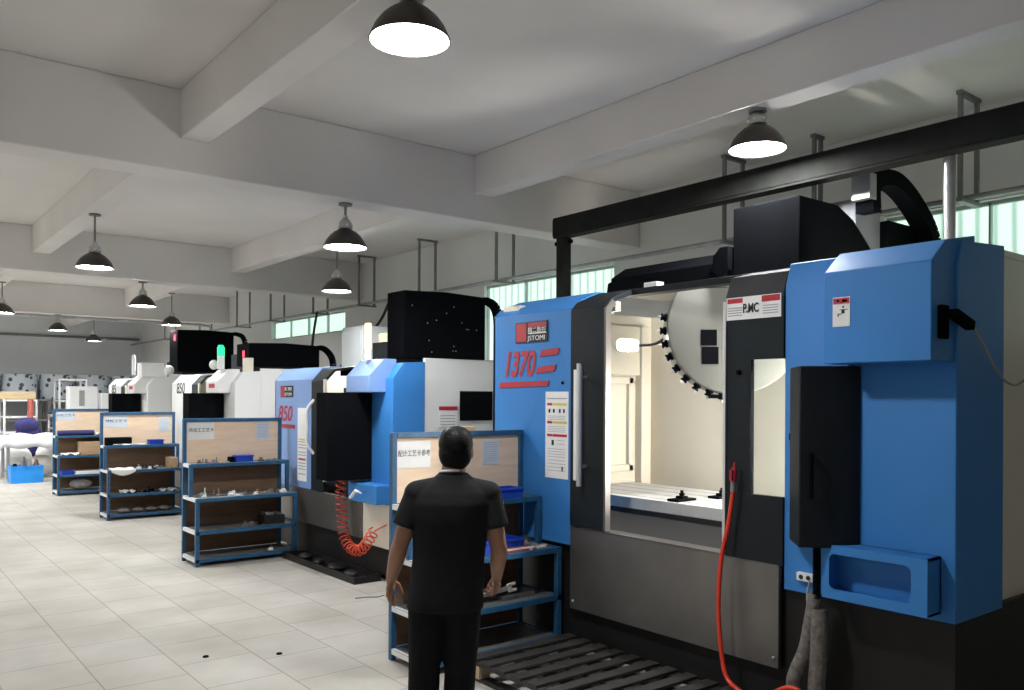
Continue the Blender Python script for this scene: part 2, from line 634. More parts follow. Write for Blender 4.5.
MAIN_Y = [0.05, 6.54, 13.05, 19.55]
for y in MAIN_Y:
    struct(MB().box(XL, XR, y, y + 0.31, 3.55, ZC).build('beam', 'beam', origin=(0, y, 3.55), bevel=0.01), None)
edges = [YF] + sum([[y, y + 0.31] for y in MAIN_Y], []) + [YB]
for x in (-6.13, -3.4, -0.66, 1.96, 4.70):
    for k in range(0, len(edges), 2):
        a, b = edges[k], edges[k + 1]
        struct(MB().box(x, x + 0.215, a, b, 3.80, ZC).build('beam', 'beam', origin=(x, a, 3.8), bevel=0.008), None)


# ------------------------------------------------------------------ ceiling lamps
def make_lamp(loc, top, label):
    x, y, z = loc
    r = thing('pendant_lamp', loc, label, 'lamp', 'bell-shaped pendant lamps')
    T = Matrix.Translation((x, y, z))
    sh = [(0.190, 0.0), (0.193, 0.004), (0.186, 0.022), (0.165, 0.065), (0.135, 0.105), (0.098, 0.138), (0.062, 0.158), (0.055, 0.165),
          (0.050, 0.160), (0.06, 0.15), (0.094, 0.132), (0.131, 0.099), (0.161, 0.06), (0.182, 0.018), (0.186, 0.0), (0.190, 0.0)]
    MB().lathe(sh, T, 28, cap=False).build('lamp_shade', 'shade', r)
    MB().lathe([(0.001, 0.012), (0.10, 0.010), (0.178, 0.016), (0.178, 0.020), (0.001, 0.020)], T, 28, cap=False).build('diffuser', 'glow', r)
    nk = MB().lathe([(0.052, 0.160), (0.064, 0.170), (0.060, 0.215), (0.040, 0.245), (0.022, 0.262), (0.022, 0.285), (0.001, 0.285)], T, 16)
    for k in range(6):
        a = k * PI / 3 + 0.3
        nk.ball((x + 0.060 * math.cos(a), y + 0.060 * math.sin(a), z + 0.193), 0.013, 8, 6, 1)  # white spots: light in the neck's vent holes put into the colour
    nk.build('lamp_neck', ['alu', 'whiteplastic'], r)
    MB().tube([(x, y, z + 0.28), (x, y, top)], 0.011, 8).build('stem', 'conduit', r)
    MB().lathe([(0.06, -0.018), (0.06, 0.0), (0.001, 0.0)], Matrix.Translation((x, y, top)), 16).build('ceiling_rose', 'conduit', r)
    return r


LAMPS = [
    (2.07, 3.41, 3.53, 3.80, 'dark bell pendant lamp nearest the viewer at the top of the picture'),
    (4.80, 3.42, 3.53, 3.80, 'dark bell pendant lamp hung just above the dark steel crane beam'),
    (3.42, 6.70, 3.16, 3.55, 'dark bell pendant lamp on a short stem under the nearest cross beam'),
    (2.07, 9.85, 3.22, 3.80, 'dark bell pendant lamp on a long stem between the two nearest cross beams at left'),
    (4.80, 9.62, 3.17, 3.80, 'dark bell pendant lamp just below the short-stemmed one, over the blue and white machine'),
    (3.43, 13.20, 3.18, 3.55, 'dark bell pendant lamp under the second cross beam, left of the black head covers'),
    (4.80, 16.47, 3.19, 3.80, 'small bell pendant lamp directly above the farthest black head cover'),
    (3.45, 19.75, 3.21, 3.55, 'small distant bell pendant lamp, left of the pair seen against the grey far wall'),
    (4.80, 22.9, 3.21, 3.80, 'farthest tiny bell pendant lamp on a thin stem before the grey far wall'),
    (2.07, 16.76, 3.26, 3.80, 'small bell pendant lamp cut by the left edge of the picture'),
]
l0 = None
for x, y, z, top, lb in LAMPS:
    l0 = make_lamp((x, y, z), top, lb)
# unseen lamps added on the same grid, left of view, to brighten the hall
for x, y, lb in [(-6.13, 9.8, 'added unseen bell pendant lamp by the left side of the hall, nearest one'), (-6.13, 16.4, 'added unseen bell pendant lamp by the left side of the hall, middle one'), (-6.13, 23.0, 'added unseen bell pendant lamp by the left side of the hall, farthest one'),
                 (-4.76, 13.2, 'added unseen bell pendant lamp on the second cross beam by the left side'), (-4.76, 19.75, 'added unseen bell pendant lamp on the third cross beam by the left side'),

                 (0.70, 19.75, 'added unseen bell pendant lamp over the aisle on the third cross beam'), (2.07, 23.0, 'added unseen bell pendant lamp over the stores at the far end'),
                  (-0.66, 16.4, 'added unseen bell pendant lamp over the aisle beyond the second cross beam'),
                 (-0.66, 23.0, 'added unseen bell pendant lamp over the aisle at the far end'), (-3.4, 9.8, 'added unseen bell pendant lamp over the far aisle, nearest one'),
                 (-3.4, 16.4, 'added unseen bell pendant lamp over the far aisle, middle one'), (-3.4, 23.0, 'added unseen bell pendant lamp over the far aisle, farthest one'),
                 (-2.03, 13.2, 'added unseen bell pendant lamp on the second cross beam over the far aisle'), (-2.03, 19.75, 'added unseen bell pendant lamp on the third cross beam over the far aisle')]:
    dup(l0, (x, y, 3.26), 0, lb)

# ------------------------------------------------------------------ hangers, conduits
HANG = [2.86, 4.13, 5.02, 8.60, 10.46, 12.30, 14.02, 15.95, 17.78, 20.2, 23.0]
HL = ['over the near end of the nearest machine', 'seen end on just behind the black head cover', 'left of the tall black head cover of the nearest machine',
      'right of the black head cover of the blue and white machine', 'directly above the black head cover of the blue and white machine',
      'between the two lamps near the hanging cables', 'first above the window strip, by the hanging black cables',
      'second above the window strip, left of the hanging cables', 'beyond the left end of the window strip',
      'above the farthest black head cover', 'in the far corner before the grey wall']
for y, lb in zip(HANG, HL):
    r = thing('trapeze_hanger', (6.67, y, 3.36), 'grey steel U-shaped hanger ' + lb, 'hanger', 'pipe hangers along the wall')
    w = 0.05 if abs(y - 4.13) < 0.01 else 0.14
    for sgn in (-1, 1):
        MB().box(6.67 + sgn * w - 0.015, 6.67 + sgn * w + 0.015, y - 0.015, y + 0.015, 3.36, 4.15).build('rod', 'conduit', r)
    MB().box(6.67 - w - 0.03, 6.67 + w + 0.03, y - 0.02, y + 0.02, 4.14, ZC).build('top_bar', 'conduit', r)
    MB().box(6.67 - w - 0.03, 6.67 + w + 0.03, y - 0.03, y + 0.03, 3.335, 3.36).build('support_bar', 'conduit', r)
tag(MB().tube([(6.672, -1, 3.386), (6.672, 26.9, 3.386)], 0.024, 8).build('conduit', 'galv', origin=(6.67, 0, 3.385)),
    'long grey conduit lying on the wall hangers, outer of the two', 'conduit')
tag(MB().tube([(6.59, -1, 3.378), (6.59, 3.9, 3.378)], 0.015, 8).build('conduit', 'conduit', origin=(6.60, 0, 3.40)),
    'thin dark conduit beside the thicker grey one above the nearest machine', 'conduit')
tag(MB().tube([(-2, 19.45, 3.48), (6.3, 19.45, 3.48), (6.5, 19.45, 3.46), (6.56, 19.45, 3.3), (6.56, 19.45, 2.9)], 0.03, 8).build('conduit', 'galv', origin=(0, 19.45, 3.46)),
    'grey conduit crossing the hall along the far cross beam and bending down', 'conduit')
tag(MB().tube([(-2, 26.93, 3.55), (6.9, 26.93, 3.55)], 0.035, 8).build('conduit', 'conduit', origin=(0, 26.93, 3.55)),
    'dark conduit fixed across the grey far wall', 'conduit')
for pts, lb in [(((6.55, 13.9, 3.36), (6.3, 13.5, 2.95), (6.12, 13.2, 2.5), (6.1, 13.1, 2.28)), 'black cable drooping from the conduit to the white machine, left one'),
                (((6.6, 11.4, 3.38), (6.5, 11.6, 3.0), (6.28, 12.0, 2.6), (6.22, 12.4, 2.28)), 'black cable drooping from the conduit to the white machine, right one'),
                (((6.7, 10.45, 3.36), (6.72, 10.5, 2.9), (6.7, 10.55, 2.3), (6.7, 10.55, 0.05)), 'dark cable dropping straight down the wall below the hanger')]:
    tag(MB().tube(spline(pts, 6), 0.022, 6).build('power_cable', 'cable', origin=pts[0]), lb, 'cable')

# ------------------------------------------------------------------ dark crane frame over the nearest machine
r = thing('crane_frame', (5.30, 5.94, 0), 'dark steel crane frame standing over the nearest machine', 'crane frame')
bmx = MB()
bmx.box(5.24, 5.36, 0.4, 6.02, 3.535, 3.555)
bmx.box(5.24, 5.36, 0.4, 6.02, 3.365, 3.385)
bmx.box(5.235, 5.27, 0.4, 6.02, 3.385, 3.535)
bmx.build('top_beam', 'steelbeam', r, bevel=0.004)
MB().box(5.25, 5.35, 5.88, 5.98, 0, 3.365).build('post', 'steelbeam', r, bevel=0.004)
MB().box(5.25, 5.35, 0.42, 0.52, 0, 3.365).build('post', 'steelbeam', r, bevel=0.004)
for y in (5.85, 6.01):
    MB().lathe([(0.022, 0), (0.022, 0.03), (0.001, 0.03)], Matrix.Translation((5.30, y, 3.32)) @ Matrix.Rotation(PI / 2 if y < 5.9 else -PI / 2, 4, 'X'), 6).build('bolt', 'black', r)
MB().tube([(5.38, 2.42, 2.668), (5.38, 2.42, 2.82)], 0.045, 10).build('pipe_socket', 'galv', r)
MB().tube([(5.38, 2.42, 2.67), (5.38, 2.42, 3.37)], 0.036, 12).build('pipe_support', 'galv', r)


# ------------------------------------------------------------------ warning sheets drawn as flat parts
def sheet(name, parent, x, y1, y0, z0, z1, rows, base='paper'):
    """flat sticker on a face looking to -x, from y1 (left) to y0 (right); rows: (u0,u1,v0,v1,material)"""
    b = MB().box(x - 0.002, x, y0, y1, z0, z1, 0)
    names = [base]
    for u0, u1, v0, v1, m in rows:
        if m not in names:
            names.append(m)
        ya, yb = y1 + (y0 - y1) * u0, y1 + (y0 - y1) * u1
        za, zb = z1 + (z0 - z1) * v0, z1 + (z0 - z1) * v1
        b.box(x - 0.0035, x - 0.002, min(ya, yb), max(ya, yb), min(za, zb), max(za, zb), names.index(m))
    return b.build(name, names, parent)


# ------------------------------------------------------------------ nearest machine (big blue one)
m1 = thing('machining_center', (4.2, 1.85, 0), 'largest blue and charcoal machining centre with red 1370 lettering and an open door', 'machine')
b = MB()
b.box(4.25, 6.5, 1.87, 5.55, 0.06, 0.78)
b.box(4.33, 6.4, 1.95, 5.45, 0.0, 0.06)
b.build('machine_base', 'plinth', m1, bevel=0.006)
b = MB()
b.box(4.195, 4.225, 2.83, 4.605, 0.30, 0.905)
b.box(4.195, 4.30, 2.83, 4.605, 0.895, 0.91)
b.build('front_panel', 'steel', m1, bevel=0.003)
for y, z in ((2.86, 0.36), (4.57, 0.36)):
    MB().ball((4.193, y, z), 0.010, 8, 6).build('panel_bolt', 'brightsteel', m1)
PROF = [(4.2, 0.80), (4.2, 2.515), (4.27, 2.575), (4.48, 2.66), (4.78, 2.665)]
b = MB()
b.strip(PROF, 'y', 4.605, 5.57, 0.03)
b.prism([(4.2, 0.80), (4.2, 2.515), (4.27, 2.575), (4.48, 2.66), (4.78, 2.665), (4.78, 0.80)], 'y', 5.535, 5.57)
b.box(4.2, 4.26, 4.605, 5.57, 0.76, 0.80)
lp = b.build('side_cover', 'blue', m1, bevel=0.006)
# lettering, badge, instruction sheet
bd = MB().box(4.192, 4.2, 4.872, 5.262, 2.288, 2.448, 0)
bd.box(4.190, 4.192, 5.125, 5.25, 2.295, 2.44, 1)
bd.box(4.190, 4.192, 4.885, 5.10, 2.405, 2.44, 1)
bd.box(4.190, 4.192, 4.885, 5.10, 2.352, 2.36, 2)
badge = bd.build('badge', ['ink', 'red', 'whiteink'], m1)
lettering('badge_text', '精二数控', (4.1895, 5.105, 2.364), '-x', 0.048, 'whiteink', badge, width=0.215)
lettering('badge_text', 'JSTOMI', (4.1895, 5.105, 2.302), '-x', 0.052, 'whiteink', badge, width=0.21)
lettering('model_lettering', '1370', (4.196, 5.43, 2.03), '-x', 0.27, 'red', m1, shear=0.28, width=0.385, bold=0.008)
st = MB()
st.prism([(4.945, 2.22), (4.735, 2.23), (4.755, 2.18), (4.965, 2.17)], 'x', 4.194, 4.2)
st.prism([(4.99, 2.09), (4.775, 2.105), (4.795, 2.055), (5.01, 2.04)], 'x', 4.194, 4.2)
st.prism([(5.47, 1.975), (4.855, 1.985), (4.87, 1.945), (5.47, 1.93)], 'x', 4.194, 4.2)
st.build('model_stripes', 'red', m1)
rows = [(0.06, 0.94, 0.075, 0.085, 'greyink')]
for v, cs in ((0.13, ('red', 'yellow')), (0.34, ('red', 'yellow')), (0.49, ('red', 'red'))):
    rows += [(0.08, 0.30, v, v + 0.03, cs[0]), (0.32, 0.94, v, v + 0.03, cs[1])]
for v in (0.20, 0.21):
    for u in (0.14, 0.34, 0.60, 0.78):
        rows.append((u, u + 0.07, v, v + 0.035, 'ink'))
for v in (0.28, 0.30, 0.32, 0.40, 0.42, 0.44, 0.46, 0.66, 0.69, 0.72, 0.75, 0.79, 0.83, 0.87, 0.91):
    rows.append((0.10, 0.88, v, v + 0.005, 'greyink'))
rows += [(0.28, 0.38, 0.56, 0.62, 'ink'), (0.5, 0.85, 0.56, 0.565, 'greyink'), (0.5, 0.85, 0.60, 0.605, 'greyink'), (0.72, 0.78, 0.86, 0.91, 'ink')]
sheet('instruction_sheet', m1, 4.2, 4.895, 4.635, 1.245, 1.90, rows)
MB().ball((4.198, 4.70, 1.965), 0.012, 8, 6).build('screw_head', 'black', m1)
# left door (charcoal, slid shut side) and its handle
DPROF = [(4.185, 0.915), (4.185, 2.50), (4.25, 2.565), (4.45, 2.64)]
b = MB().strip(DPROF, 'y', 4.24, 4.60, 0.035)
dl = b.build('sliding_door', 'charcoal', m1, bevel=0.004)
MB().box(4.165, 4.183, 4.505, 4.545, 1.25, 2.06).build('door_strip', 'whiteplastic', dl, bevel=0.004)
b = MB().tube([(4.115, 4.425, 1.22), (4.115, 4.425, 2.10)], 0.022, 10)
for z in (1.36, 2.0):
    b.tube([(4.115, 4.425, z), (4.19, 4.425, z)], 0.012, 8)
b.build('door_handle', 'brightsteel', dl)
MB().strip([(4.18, 0.915), (4.18, 2.49), (4.245, 2.555)], 'y', 4.225, 4.245, 0.05).build('door_edge', 'steel', dl)
# right door with window
b = MB()
b.box(4.185, 4.22, 3.02, 3.20, 0.90, 2.44)
b.box(4.185, 4.22, 2.80, 3.02, 0.90, 1.29)
b.box(4.185, 4.22, 2.80, 3.02, 2.085, 2.44)
b.strip([(4.185, 2.44), (4.185, 2.47), (4.235, 2.59), (4.45, 2.64)], 'y', 2.80, 3.20, 0.035, 1)
dr = b.build('sliding_door', ['charcoal', 'grey_char'], m1)
MB().box(4.205, 4.209, 2.80, 3.02, 1.29, 2.085).build('door_pane', 'glass', dr)
MB().strip([(4.175, 0.915), (4.175, 2.44)], 'y', 3.195, 3.215, 0.05).build('door_edge', 'brightsteel', dr)
MB().lathe([(0.014, 0), (0.014, 0.02), (0.001, 0.02)], Matrix.Translation((4.186, 3.10, 2.01)) @ Matrix.Rotation(-PI / 2, 4, 'Y'), 10).build('door_knob', 'black', dr)
rows = [(0.02, 0.31, 0.05, 0.26, 'red'), (0.66, 0.98, 0.03, 0.30, 'red')]
for u in (0.03, 0.68):
    for v in (0.45, 0.56, 0.67, 0.78):
        rows.append((u, u + 0.27, v, v + 0.04, 'greyink'))
ws = sheet('warning_sign', dr, 4.184, 3.195, 2.815, 2.325, 2.46, rows)
lettering('sign_text', 'P.MC', (4.179, 3.075, 2.365), '-x', 0.075, 'ink', ws, width=0.11, bold=0.002)
# control tower
b = MB().prism([(4.2, 0.765), (4.2, 2.50), (4.25, 2.63), (4.74, 2.66), (4.74, 0.765)], 'y', 1.85, 2.80)
tw = b.build('control_tower', 'blue', m1, bevel=0.006)
b = MB().prism([(3.965, 2.035), (3.965, 2.505), (4.11, 2.62), (4.42, 2.675), (4.42, 2.5), (4.205, 2.035)], 'y', 1.862, 2.415)
hd = b.build('tower_hood', 'blue', m1, bevel=0.006)
rows = [(0.04, 0.96, 0.03, 0.23, 'red'), (0.25, 0.40, 0.09, 0.18, 'whiteink'), (0.55, 0.85, 0.09, 0.18, 'whiteink'),
        (0.58, 0.66, 0.30, 0.38, 'ink'), (0.42, 0.90, 0.42, 0.44, 'ink'), (0.52, 0.70, 0.44, 0.56, 'ink'), (0.30, 0.52, 0.56, 0.59, 'ink'), (0.3, 0.36, 0.59, 0.66, 'ink')]
sheet('warning_sign', hd, 3.963, 2.362, 2.268, 2.222, 2.372, rows)
# latch on the side of the hood and its thin cable
b = MB().box(4.02, 4.09, 1.835, 1.862, 2.14, 2.30)
b.obox((4.16, 1.81, 2.235), (0.19, 0.0, -0.05), (0, 0.045, 0), (0.012, 0, 0.045))
b.build('latch', 'black', m1, bevel=0.006)
MB().tube(spline([(4.24, 1.80, 2.21), (4.32, 1.78, 2.12), (4.45, 1.76, 1.98), (4.75, 1.80, 1.93), (5.1, 1.86, 1.99)], 6), 0.006, 6).build('latch_cable', 'greycable', m1)
# pendant (dark box)
b = MB().prism([(3.935, 2.535), (4.11, 2.375), (4.195, 2.335), (4.195, 2.72), (4.13, 2.72)], 'z', 1.068, 2.028)
pn = b.build('control_pendant', 'charcoal', m1, bevel=0.008)
dv = Vector((0.175, -0.16, 0)).normalized()
nv = Vector((-0.16, -0.175, 0)).normalized()
p0 = Vector((3.935, 2.535, 0)) + dv * 0.055 + nv * 0.03
b = MB()
b.tube([p0 + Vector((0, 0, 1.33)), p0 + Vector((0, 0, 1.57))], 0.011, 8)
for z in (1.34, 1.56):
    b.tube([p0 + Vector((0, 0, z)), p0 - nv * 0.035 + Vector((0, 0, z))], 0.012, 8)
b.build('pendant_handle', 'black', pn)
MB().box(4.16, 4.20, 2.70, 2.745, 1.62, 1.66).build('pendant_hinge', 'black', pn)
# open box under the pendant
b = MB()
b.plate_hole((4.06, 2.475, 0.805), (0, -1, 0), (0, 0, 1), (1, 0, 0), 0.555, 0.28, 0.04, 0.475, 0.05, 0.235, 0.03, 0.012)
b.box(4.072, 4.20, 1.92, 1.932, 0.805, 1.085)
b.box(4.072, 4.20, 2.463, 2.475, 0.805, 1.085)
b.box(4.072, 4.20, 1.92, 2.475, 1.073, 1.085)
b.box(4.072, 4.20, 1.92, 2.475, 0.805, 0.817)
b.box(4.186, 4.20, 1.92, 2.475, 0.805, 1.085)
b.build('open_tray_box', 'blue', m1)
b = MB().box(4.17, 4.2, 2.60, 2.70, 0.84, 0.885, 0)
for y in (2.625, 2.67):
    b.lathe([(0.014, 0), (0.014, 0.004), (0.001, 0.004)], Matrix.Translation((4.17, y, 0.862)) @ Matrix.Rotation(-PI / 2, 4, 'Y'), 10, 1)
b.build('socket_plate', ['whiteplastic', 'ink'], m1, bevel=0.002)
# cream enclosure
b = MB()
b.box(4.74, 6.48, 1.90, 1.94, 0.77, 2.66)
b.box(4.74, 6.48, 1.90, 2.80, 2.62, 2.66)
b.box(5.83, 6.48, 1.94, 5.5, 0.77, 2.60)
b.box(4.25, 5.83, 5.30, 5.50, 0.77, 2.60)
b.box(4.60, 4.66, 4.55, 5.30, 2.52, 2.60)
b.box(4.74, 5.83, 2.70, 2.74, 0.78, 2.62)
b.build('enclosure', 'beige', m1, bevel=0.004)
MB().box(5.15, 5.42, 1.885, 1.9, 1.05, 1.75).build('side_hatch', 'whiteplastic', m1, bevel=0.004)
# frames on the inner left wall
b = MB()
b.box(4.95, 5.62, 5.245, 5.30, 2.06, 2.50)
b.box(5.62, 5.74, 5.22, 5.30, 0.90, 2.5)
b.box(5.0, 5.06, 5.26, 5.30, 1.2, 2.04)
b.box(5.50, 5.56, 5.26, 5.30, 1.2, 2.04)
b.box(5.0, 5.56, 5.26, 5.30, 1.98, 2.04)
b.box(5.0, 5.56, 5.26, 5.30, 1.2, 1.26)
b.box(5.0, 5.56, 5.27, 5.30, 0.92, 1.12)
b.build('way_cover', 'beige', m1, bevel=0.006)
MB().box(5.12, 5.24, 5.24, 5.30, 1.35, 1.92).build('ball_screw_cover', 'steel', m1, bevel=0.006)
b = MB().box(4.72, 4.90, 4.58, 4.66, 2.225, 2.315)
wl = b.build('work_light', 'worklight', m1, bevel=0.02)
MB().tube([(4.84, 4.64, 2.27), (5.2, 5.0, 2.27), (5.36, 5.26, 2.27)], 0.015, 8).build('light_bracket', 'alu', wl)
wl2 = MB().box(5.25, 5.60, 2.755, 2.79, 1.20, 2.0).build('work_light', 'strongwork', m1, bevel=0.01)
MB().box(5.3, 5.55, 2.74, 2.755, 1.3, 1.9).build('light_bracket', 'alu', wl2)
MB().tube(spline([(4.90, 4.58, 2.27), (4.98, 4.50, 2.28), (5.02, 4.42, 2.33), (5.02, 4.33, 2.42)], 6), 0.012, 6).build('light_cable', 'cable', m1)
# table with slots and apron
b = MB()
b.box(4.58, 5.45, 2.95, 5.15, 1.03, 1.115, 0)
for k in range(4):
    x = 4.68 + 0.2 * k
    b.box(x, x + 0.022, 2.95, 5.15, 1.115, 1.1155, 1)
b.build('work_table', ['tabletop', 'iron'], m1, bevel=0.003)
b = MB()
b.strip([(4.30, 0.80), (4.30, 0.90), (4.48, 0.945), (4.56, 1.0)], 'y', 2.82, 5.25, 0.02)
b.box(4.56, 4.60, 2.82, 5.25, 0.78, 1.035)
b.build('table_apron', 'apron', m1)
MB().box(4.60, 5.83, 2.80, 5.30, 0.78, 0.80).build('chip_tray', 'apron', m1)
# tool magazine: drum seen almost face on with holders round its rim
mc = Vector((5.02, 3.76, 2.37))
mn = Vector((-0.70, -0.71, 0.0)).normalized()
fr_ = Vector((-mn.y, mn.x, 0)) * 1.0
if fr_.x < 0:
    fr_ = -fr_
fu_ = Vector((0, 0, 1))
DR, CUT = 0.485, 0.283
ring = []
for k in range(72):
    a = 2 * PI * k / 72
    u_, v_ = DR * math.cos(a), DR * math.sin(a)
    ring.append((u_, min(v_, CUT)))
def dface(k_in, d):
    return [mc + fr_ * u_ * k_in + fu_ * (v_ * k_in if v_ < CUT - 1e-6 else CUT) + mn * d for u_, v_ in ring]
b = MB()
layers = [dface(1.0, -0.42), dface(1.0, -0.03), dface(0.985, -0.008), dface(0.95, 0.0)]
N_ = 72
vs = [p for l in layers for p in l]
fs = [tuple(range(N_)), tuple(range(4 * N_ - 1, 3 * N_ - 1, -1))]
for i in range(3):
    for j in range(N_):
        fs.append((i * N_ + j, i * N_ + (j + 1) % N_, (i + 1) * N_ + (j + 1) % N_, (i + 1) * N_ + j))
b.add(vs, fs, 0, True)
tm = b.build('tool_magazine', 'drumcol', m1)
for k in range(9):
    a = PI * 0.95 + k * 2 * PI / 32
    dw = (fr_ * math.cos(a) + fu_ * math.sin(a)).normalized()
    p = mc + dw * (DR + 0.002) - mn * 0.06
    q = Matrix.Translation(p) @ dw.to_track_quat('Z', 'Y').to_matrix().to_4x4()
    hb = MB().lathe([(0.030, 0.0), (0.030, 0.016), (0.021, 0.020), (0.021, 0.030), (0.027, 0.034), (0.027, 0.044)], q, 12, 0)
    hb.lathe([(0.014, 0.044), (0.010, 0.062), (0.001, 0.066)], q, 10, 1)
    hb.build('tool_holder', ['black', 'brightsteel'], tm)
lb = MB()
for cu_, cv_, w, h in ((-0.185, -0.075, 0.115, 0.115), (-0.175, -0.205, 0.12, 0.125)):
    lb.obox(mc + fr_ * cu_ + fu_ * cv_ + mn * 0.002, fr_ * w, fu_ * h, mn * 0.004)
lb.build('magazine_label', 'black', tm)
MB().obox(mc + fr_ * -0.06 + fu_ * -0.50 + mn * -0.1, fr_ * 0.24, fu_ * 0.03, mn * 0.12).build('magazine_bracket', 'black', tm)
MB().obox(Vector((5.25, 4.18, 2.27)), (0.3, 0, 0), (0, 0.25, 0), (0, 0, 0.3)).build('magazine_mount', 'drumcol', tm)
# sliding hood bar above the opening
b = MB().prism([(4.90, 2.725), (4.90, 2.83), (5.06, 2.925), (5.35, 2.925), (5.35, 2.725)], 'y', 3.70, 4.90)
b.prism([(4.92, 2.725), (4.93, 2.80), (5.06, 2.86), (5.35, 2.86), (5.35, 2.725)], 'y', 4.90, 4.97)
b.build('top_cover', 'black', m1, bevel=0.006)
MB().box(4.93, 5.35, 3.45, 4.70, 2.66, 2.725).build('cover_rail', 'drumcol', m1, bevel=0.004)
b = MB().box(4.46, 4.56, 2.8, 4.6, 2.60, 2.645, 0)
b.box(4.47, 4.55, 4.02, 4.14, 2.645, 2.68, 1)
b.build('door_track', ['charcoal', 'whiteplastic'], m1, bevel=0.004)
# head cover
b = MB().prism([(4.90, 2.69), (4.90, 3.195), (5.36, 3.195), (5.56, 3.12), (5.82, 2.93), (5.82, 2.60), (5.0, 2.60)], 'y', 3.16, 3.69)
b.prism([(3.70, 2.76), (3.78, 2.70), (3.84, 2.76), (3.84, 2.87), (3.78, 2.93), (3.70, 2.93)], 'x', 4.86, 5.2)
b.build('head_cover', 'black', m1, bevel=0.008)
b = MB().box(5.60, 5.94, 3.165, 3.55, 2.58, 3.28)
b.build('column_head', 'columngrey', m1, bevel=0.008)
MB().box(5.94, 6.5, 3.10, 3.6, 2.58, 3.16).build('column_cover', 'black', m1, bevel=0.008)
ch = MB()
chain = spline([(5.62, 3.08, 3.16), (5.62, 3.08, 3.34), (5.74, 3.07, 3.42), (5.95, 3.06, 3.41), (6.20, 3.05, 3.28), (6.42, 3.04, 3.06), (6.5, 3.03, 2.66)], 7)
for i in range(len(chain) - 1):
    a, c = chain[i], chain[i + 1]
    d = (c - a)
    n = d.cross(Vector((0, 1, 0))).normalized()
    ch.obox((a + c) / 2, d * 0.94, (0, 0.13, 0), n * 0.11)
cc = ch.build('cable_chain', 'black', m1)
b = MB().box(5.51, 5.60, 3.01, 3.15, 3.24, 3.42)
b.build('chain_clamp', 'galv', cc, bevel=0.006)
MB().tube([(5.0, 3.05, 2.05), (5.0, 3.05, 2.62)], 0.10, 20).build('spindle_nose', 'iron', m1)
b = MB().tube([(5.0, 3.05, 1.93), (5.0, 3.05, 2.06)], [0.05, 0.09], 16)
b.tube([(5.0, 3.05, 1.80), (5.0, 3.05, 1.94)], 0.022, 10)
b.build('tool_bit', 'brightsteel', m1)
# cable bundle below the pendant
b = MB()
z = 1.066
while z > 0.78:
    b.lathe([(0.019, 0), (0.023, 0.005), (0.019, 0.010)], Matrix.Translation((4.10, 2.53, z - 0.012)), 10)
    z -= 0.0115
b.build('spiral_conduit', 'black', m1)
b = MB().tube(spline([(4.11, 2.545, 0.80), (4.10, 2.56, 0.68), (4.09, 2.59, 0.50), (4.06, 2.625, 0.38), (4.05, 2.64, 0.30), (4.08, 2.63, 0.20), (4.12, 2.60, 0.02)], 5), 0.036, 10)
b.tube(spline([(4.11, 2.525, 0.72), (4.10, 2.515, 0.60), (4.10, 2.52, 0.42), (4.10, 2.53, 0.28), (4.11, 2.54, 0.02)], 5), 0.045, 10)
b.build('cable_bundle', 'wrap', m1)
MB().tube(spline([(4.16, 2.61, 0.85), (4.12, 2.60, 0.76), (4.115, 2.57, 0.66)], 5), 0.006, 6).build('socket_cable', 'greycable', m1)

# clamps standing on the table
for k, (x, y, lb) in enumerate([(4.72, 3.99, 'small black clamp at the front edge of the bright machine table'), (5.1, 3.93, 'small black clamp farther back on the bright machine table')]):
    b = MB().box(x - 0.10, x + 0.10, y - 0.05, y + 0.05, 1.1158, 1.133)
    b.box(x - 0.03, x + 0.03, y - 0.03, y + 0.03, 1.133, 1.15)
    b.tube([(x, y, 1.15), (x, y, 1.19)], 0.012, 8)
    b.lathe([(0.02, 0), (0.02, 0.015), (0.001, 0.015)], Matrix.Translation((x, y, 1.155)), 6)
    tag(b.build('table_clamp', 'black', origin=(x, y, 1.1158)), lb, 'clamp')

# red air hose with its blow gun, hanging by the door edge
r = thing('air_hose', (4.13, 3.10, 0), 'red air hose with blow gun hanging down the charcoal door edge', 'hose')
pts = [(4.13, 3.10, 1.30), (4.125, 3.13, 1.1), (4.10, 3.16, 0.9), (4.08, 3.165, 0.62), (4.07, 3.135, 0.36), (4.05, 3.08, 0.22), (4.03, 2.98, 0.175), (4.00, 2.85, 0.175), (3.985, 2.72, 0.24), (3.97, 2.62, 0.30), (3.98, 2.54, 0.29), (3.98, 2.44, 0.20), (3.98, 2.36, 0.07), (3.95, 2.28, 0.016)]
MB().tube(spline(pts, 7), 0.0135, 10).build('hose', 'redhose', r)
g = MB().tube([(4.13, 3.10, 1.30), (4.13, 3.098, 1.36)], 0.017, 10, 1)
g.tube([(4.13, 3.098, 1.36), (4.13, 3.092, 1.44)], [0.018, 0.015], 10, 0)
g.tube([(4.13, 3.092, 1.44), (4.125, 3.088, 1.475)], [0.008, 0.006], 8, 0)
g.obox((4.105, 3.095, 1.40), (0.02, 0, 0), (0, 0.014, 0), (0, 0, 0.06), 0)
g.build('blow_gun', ['red', 'iron'], r)


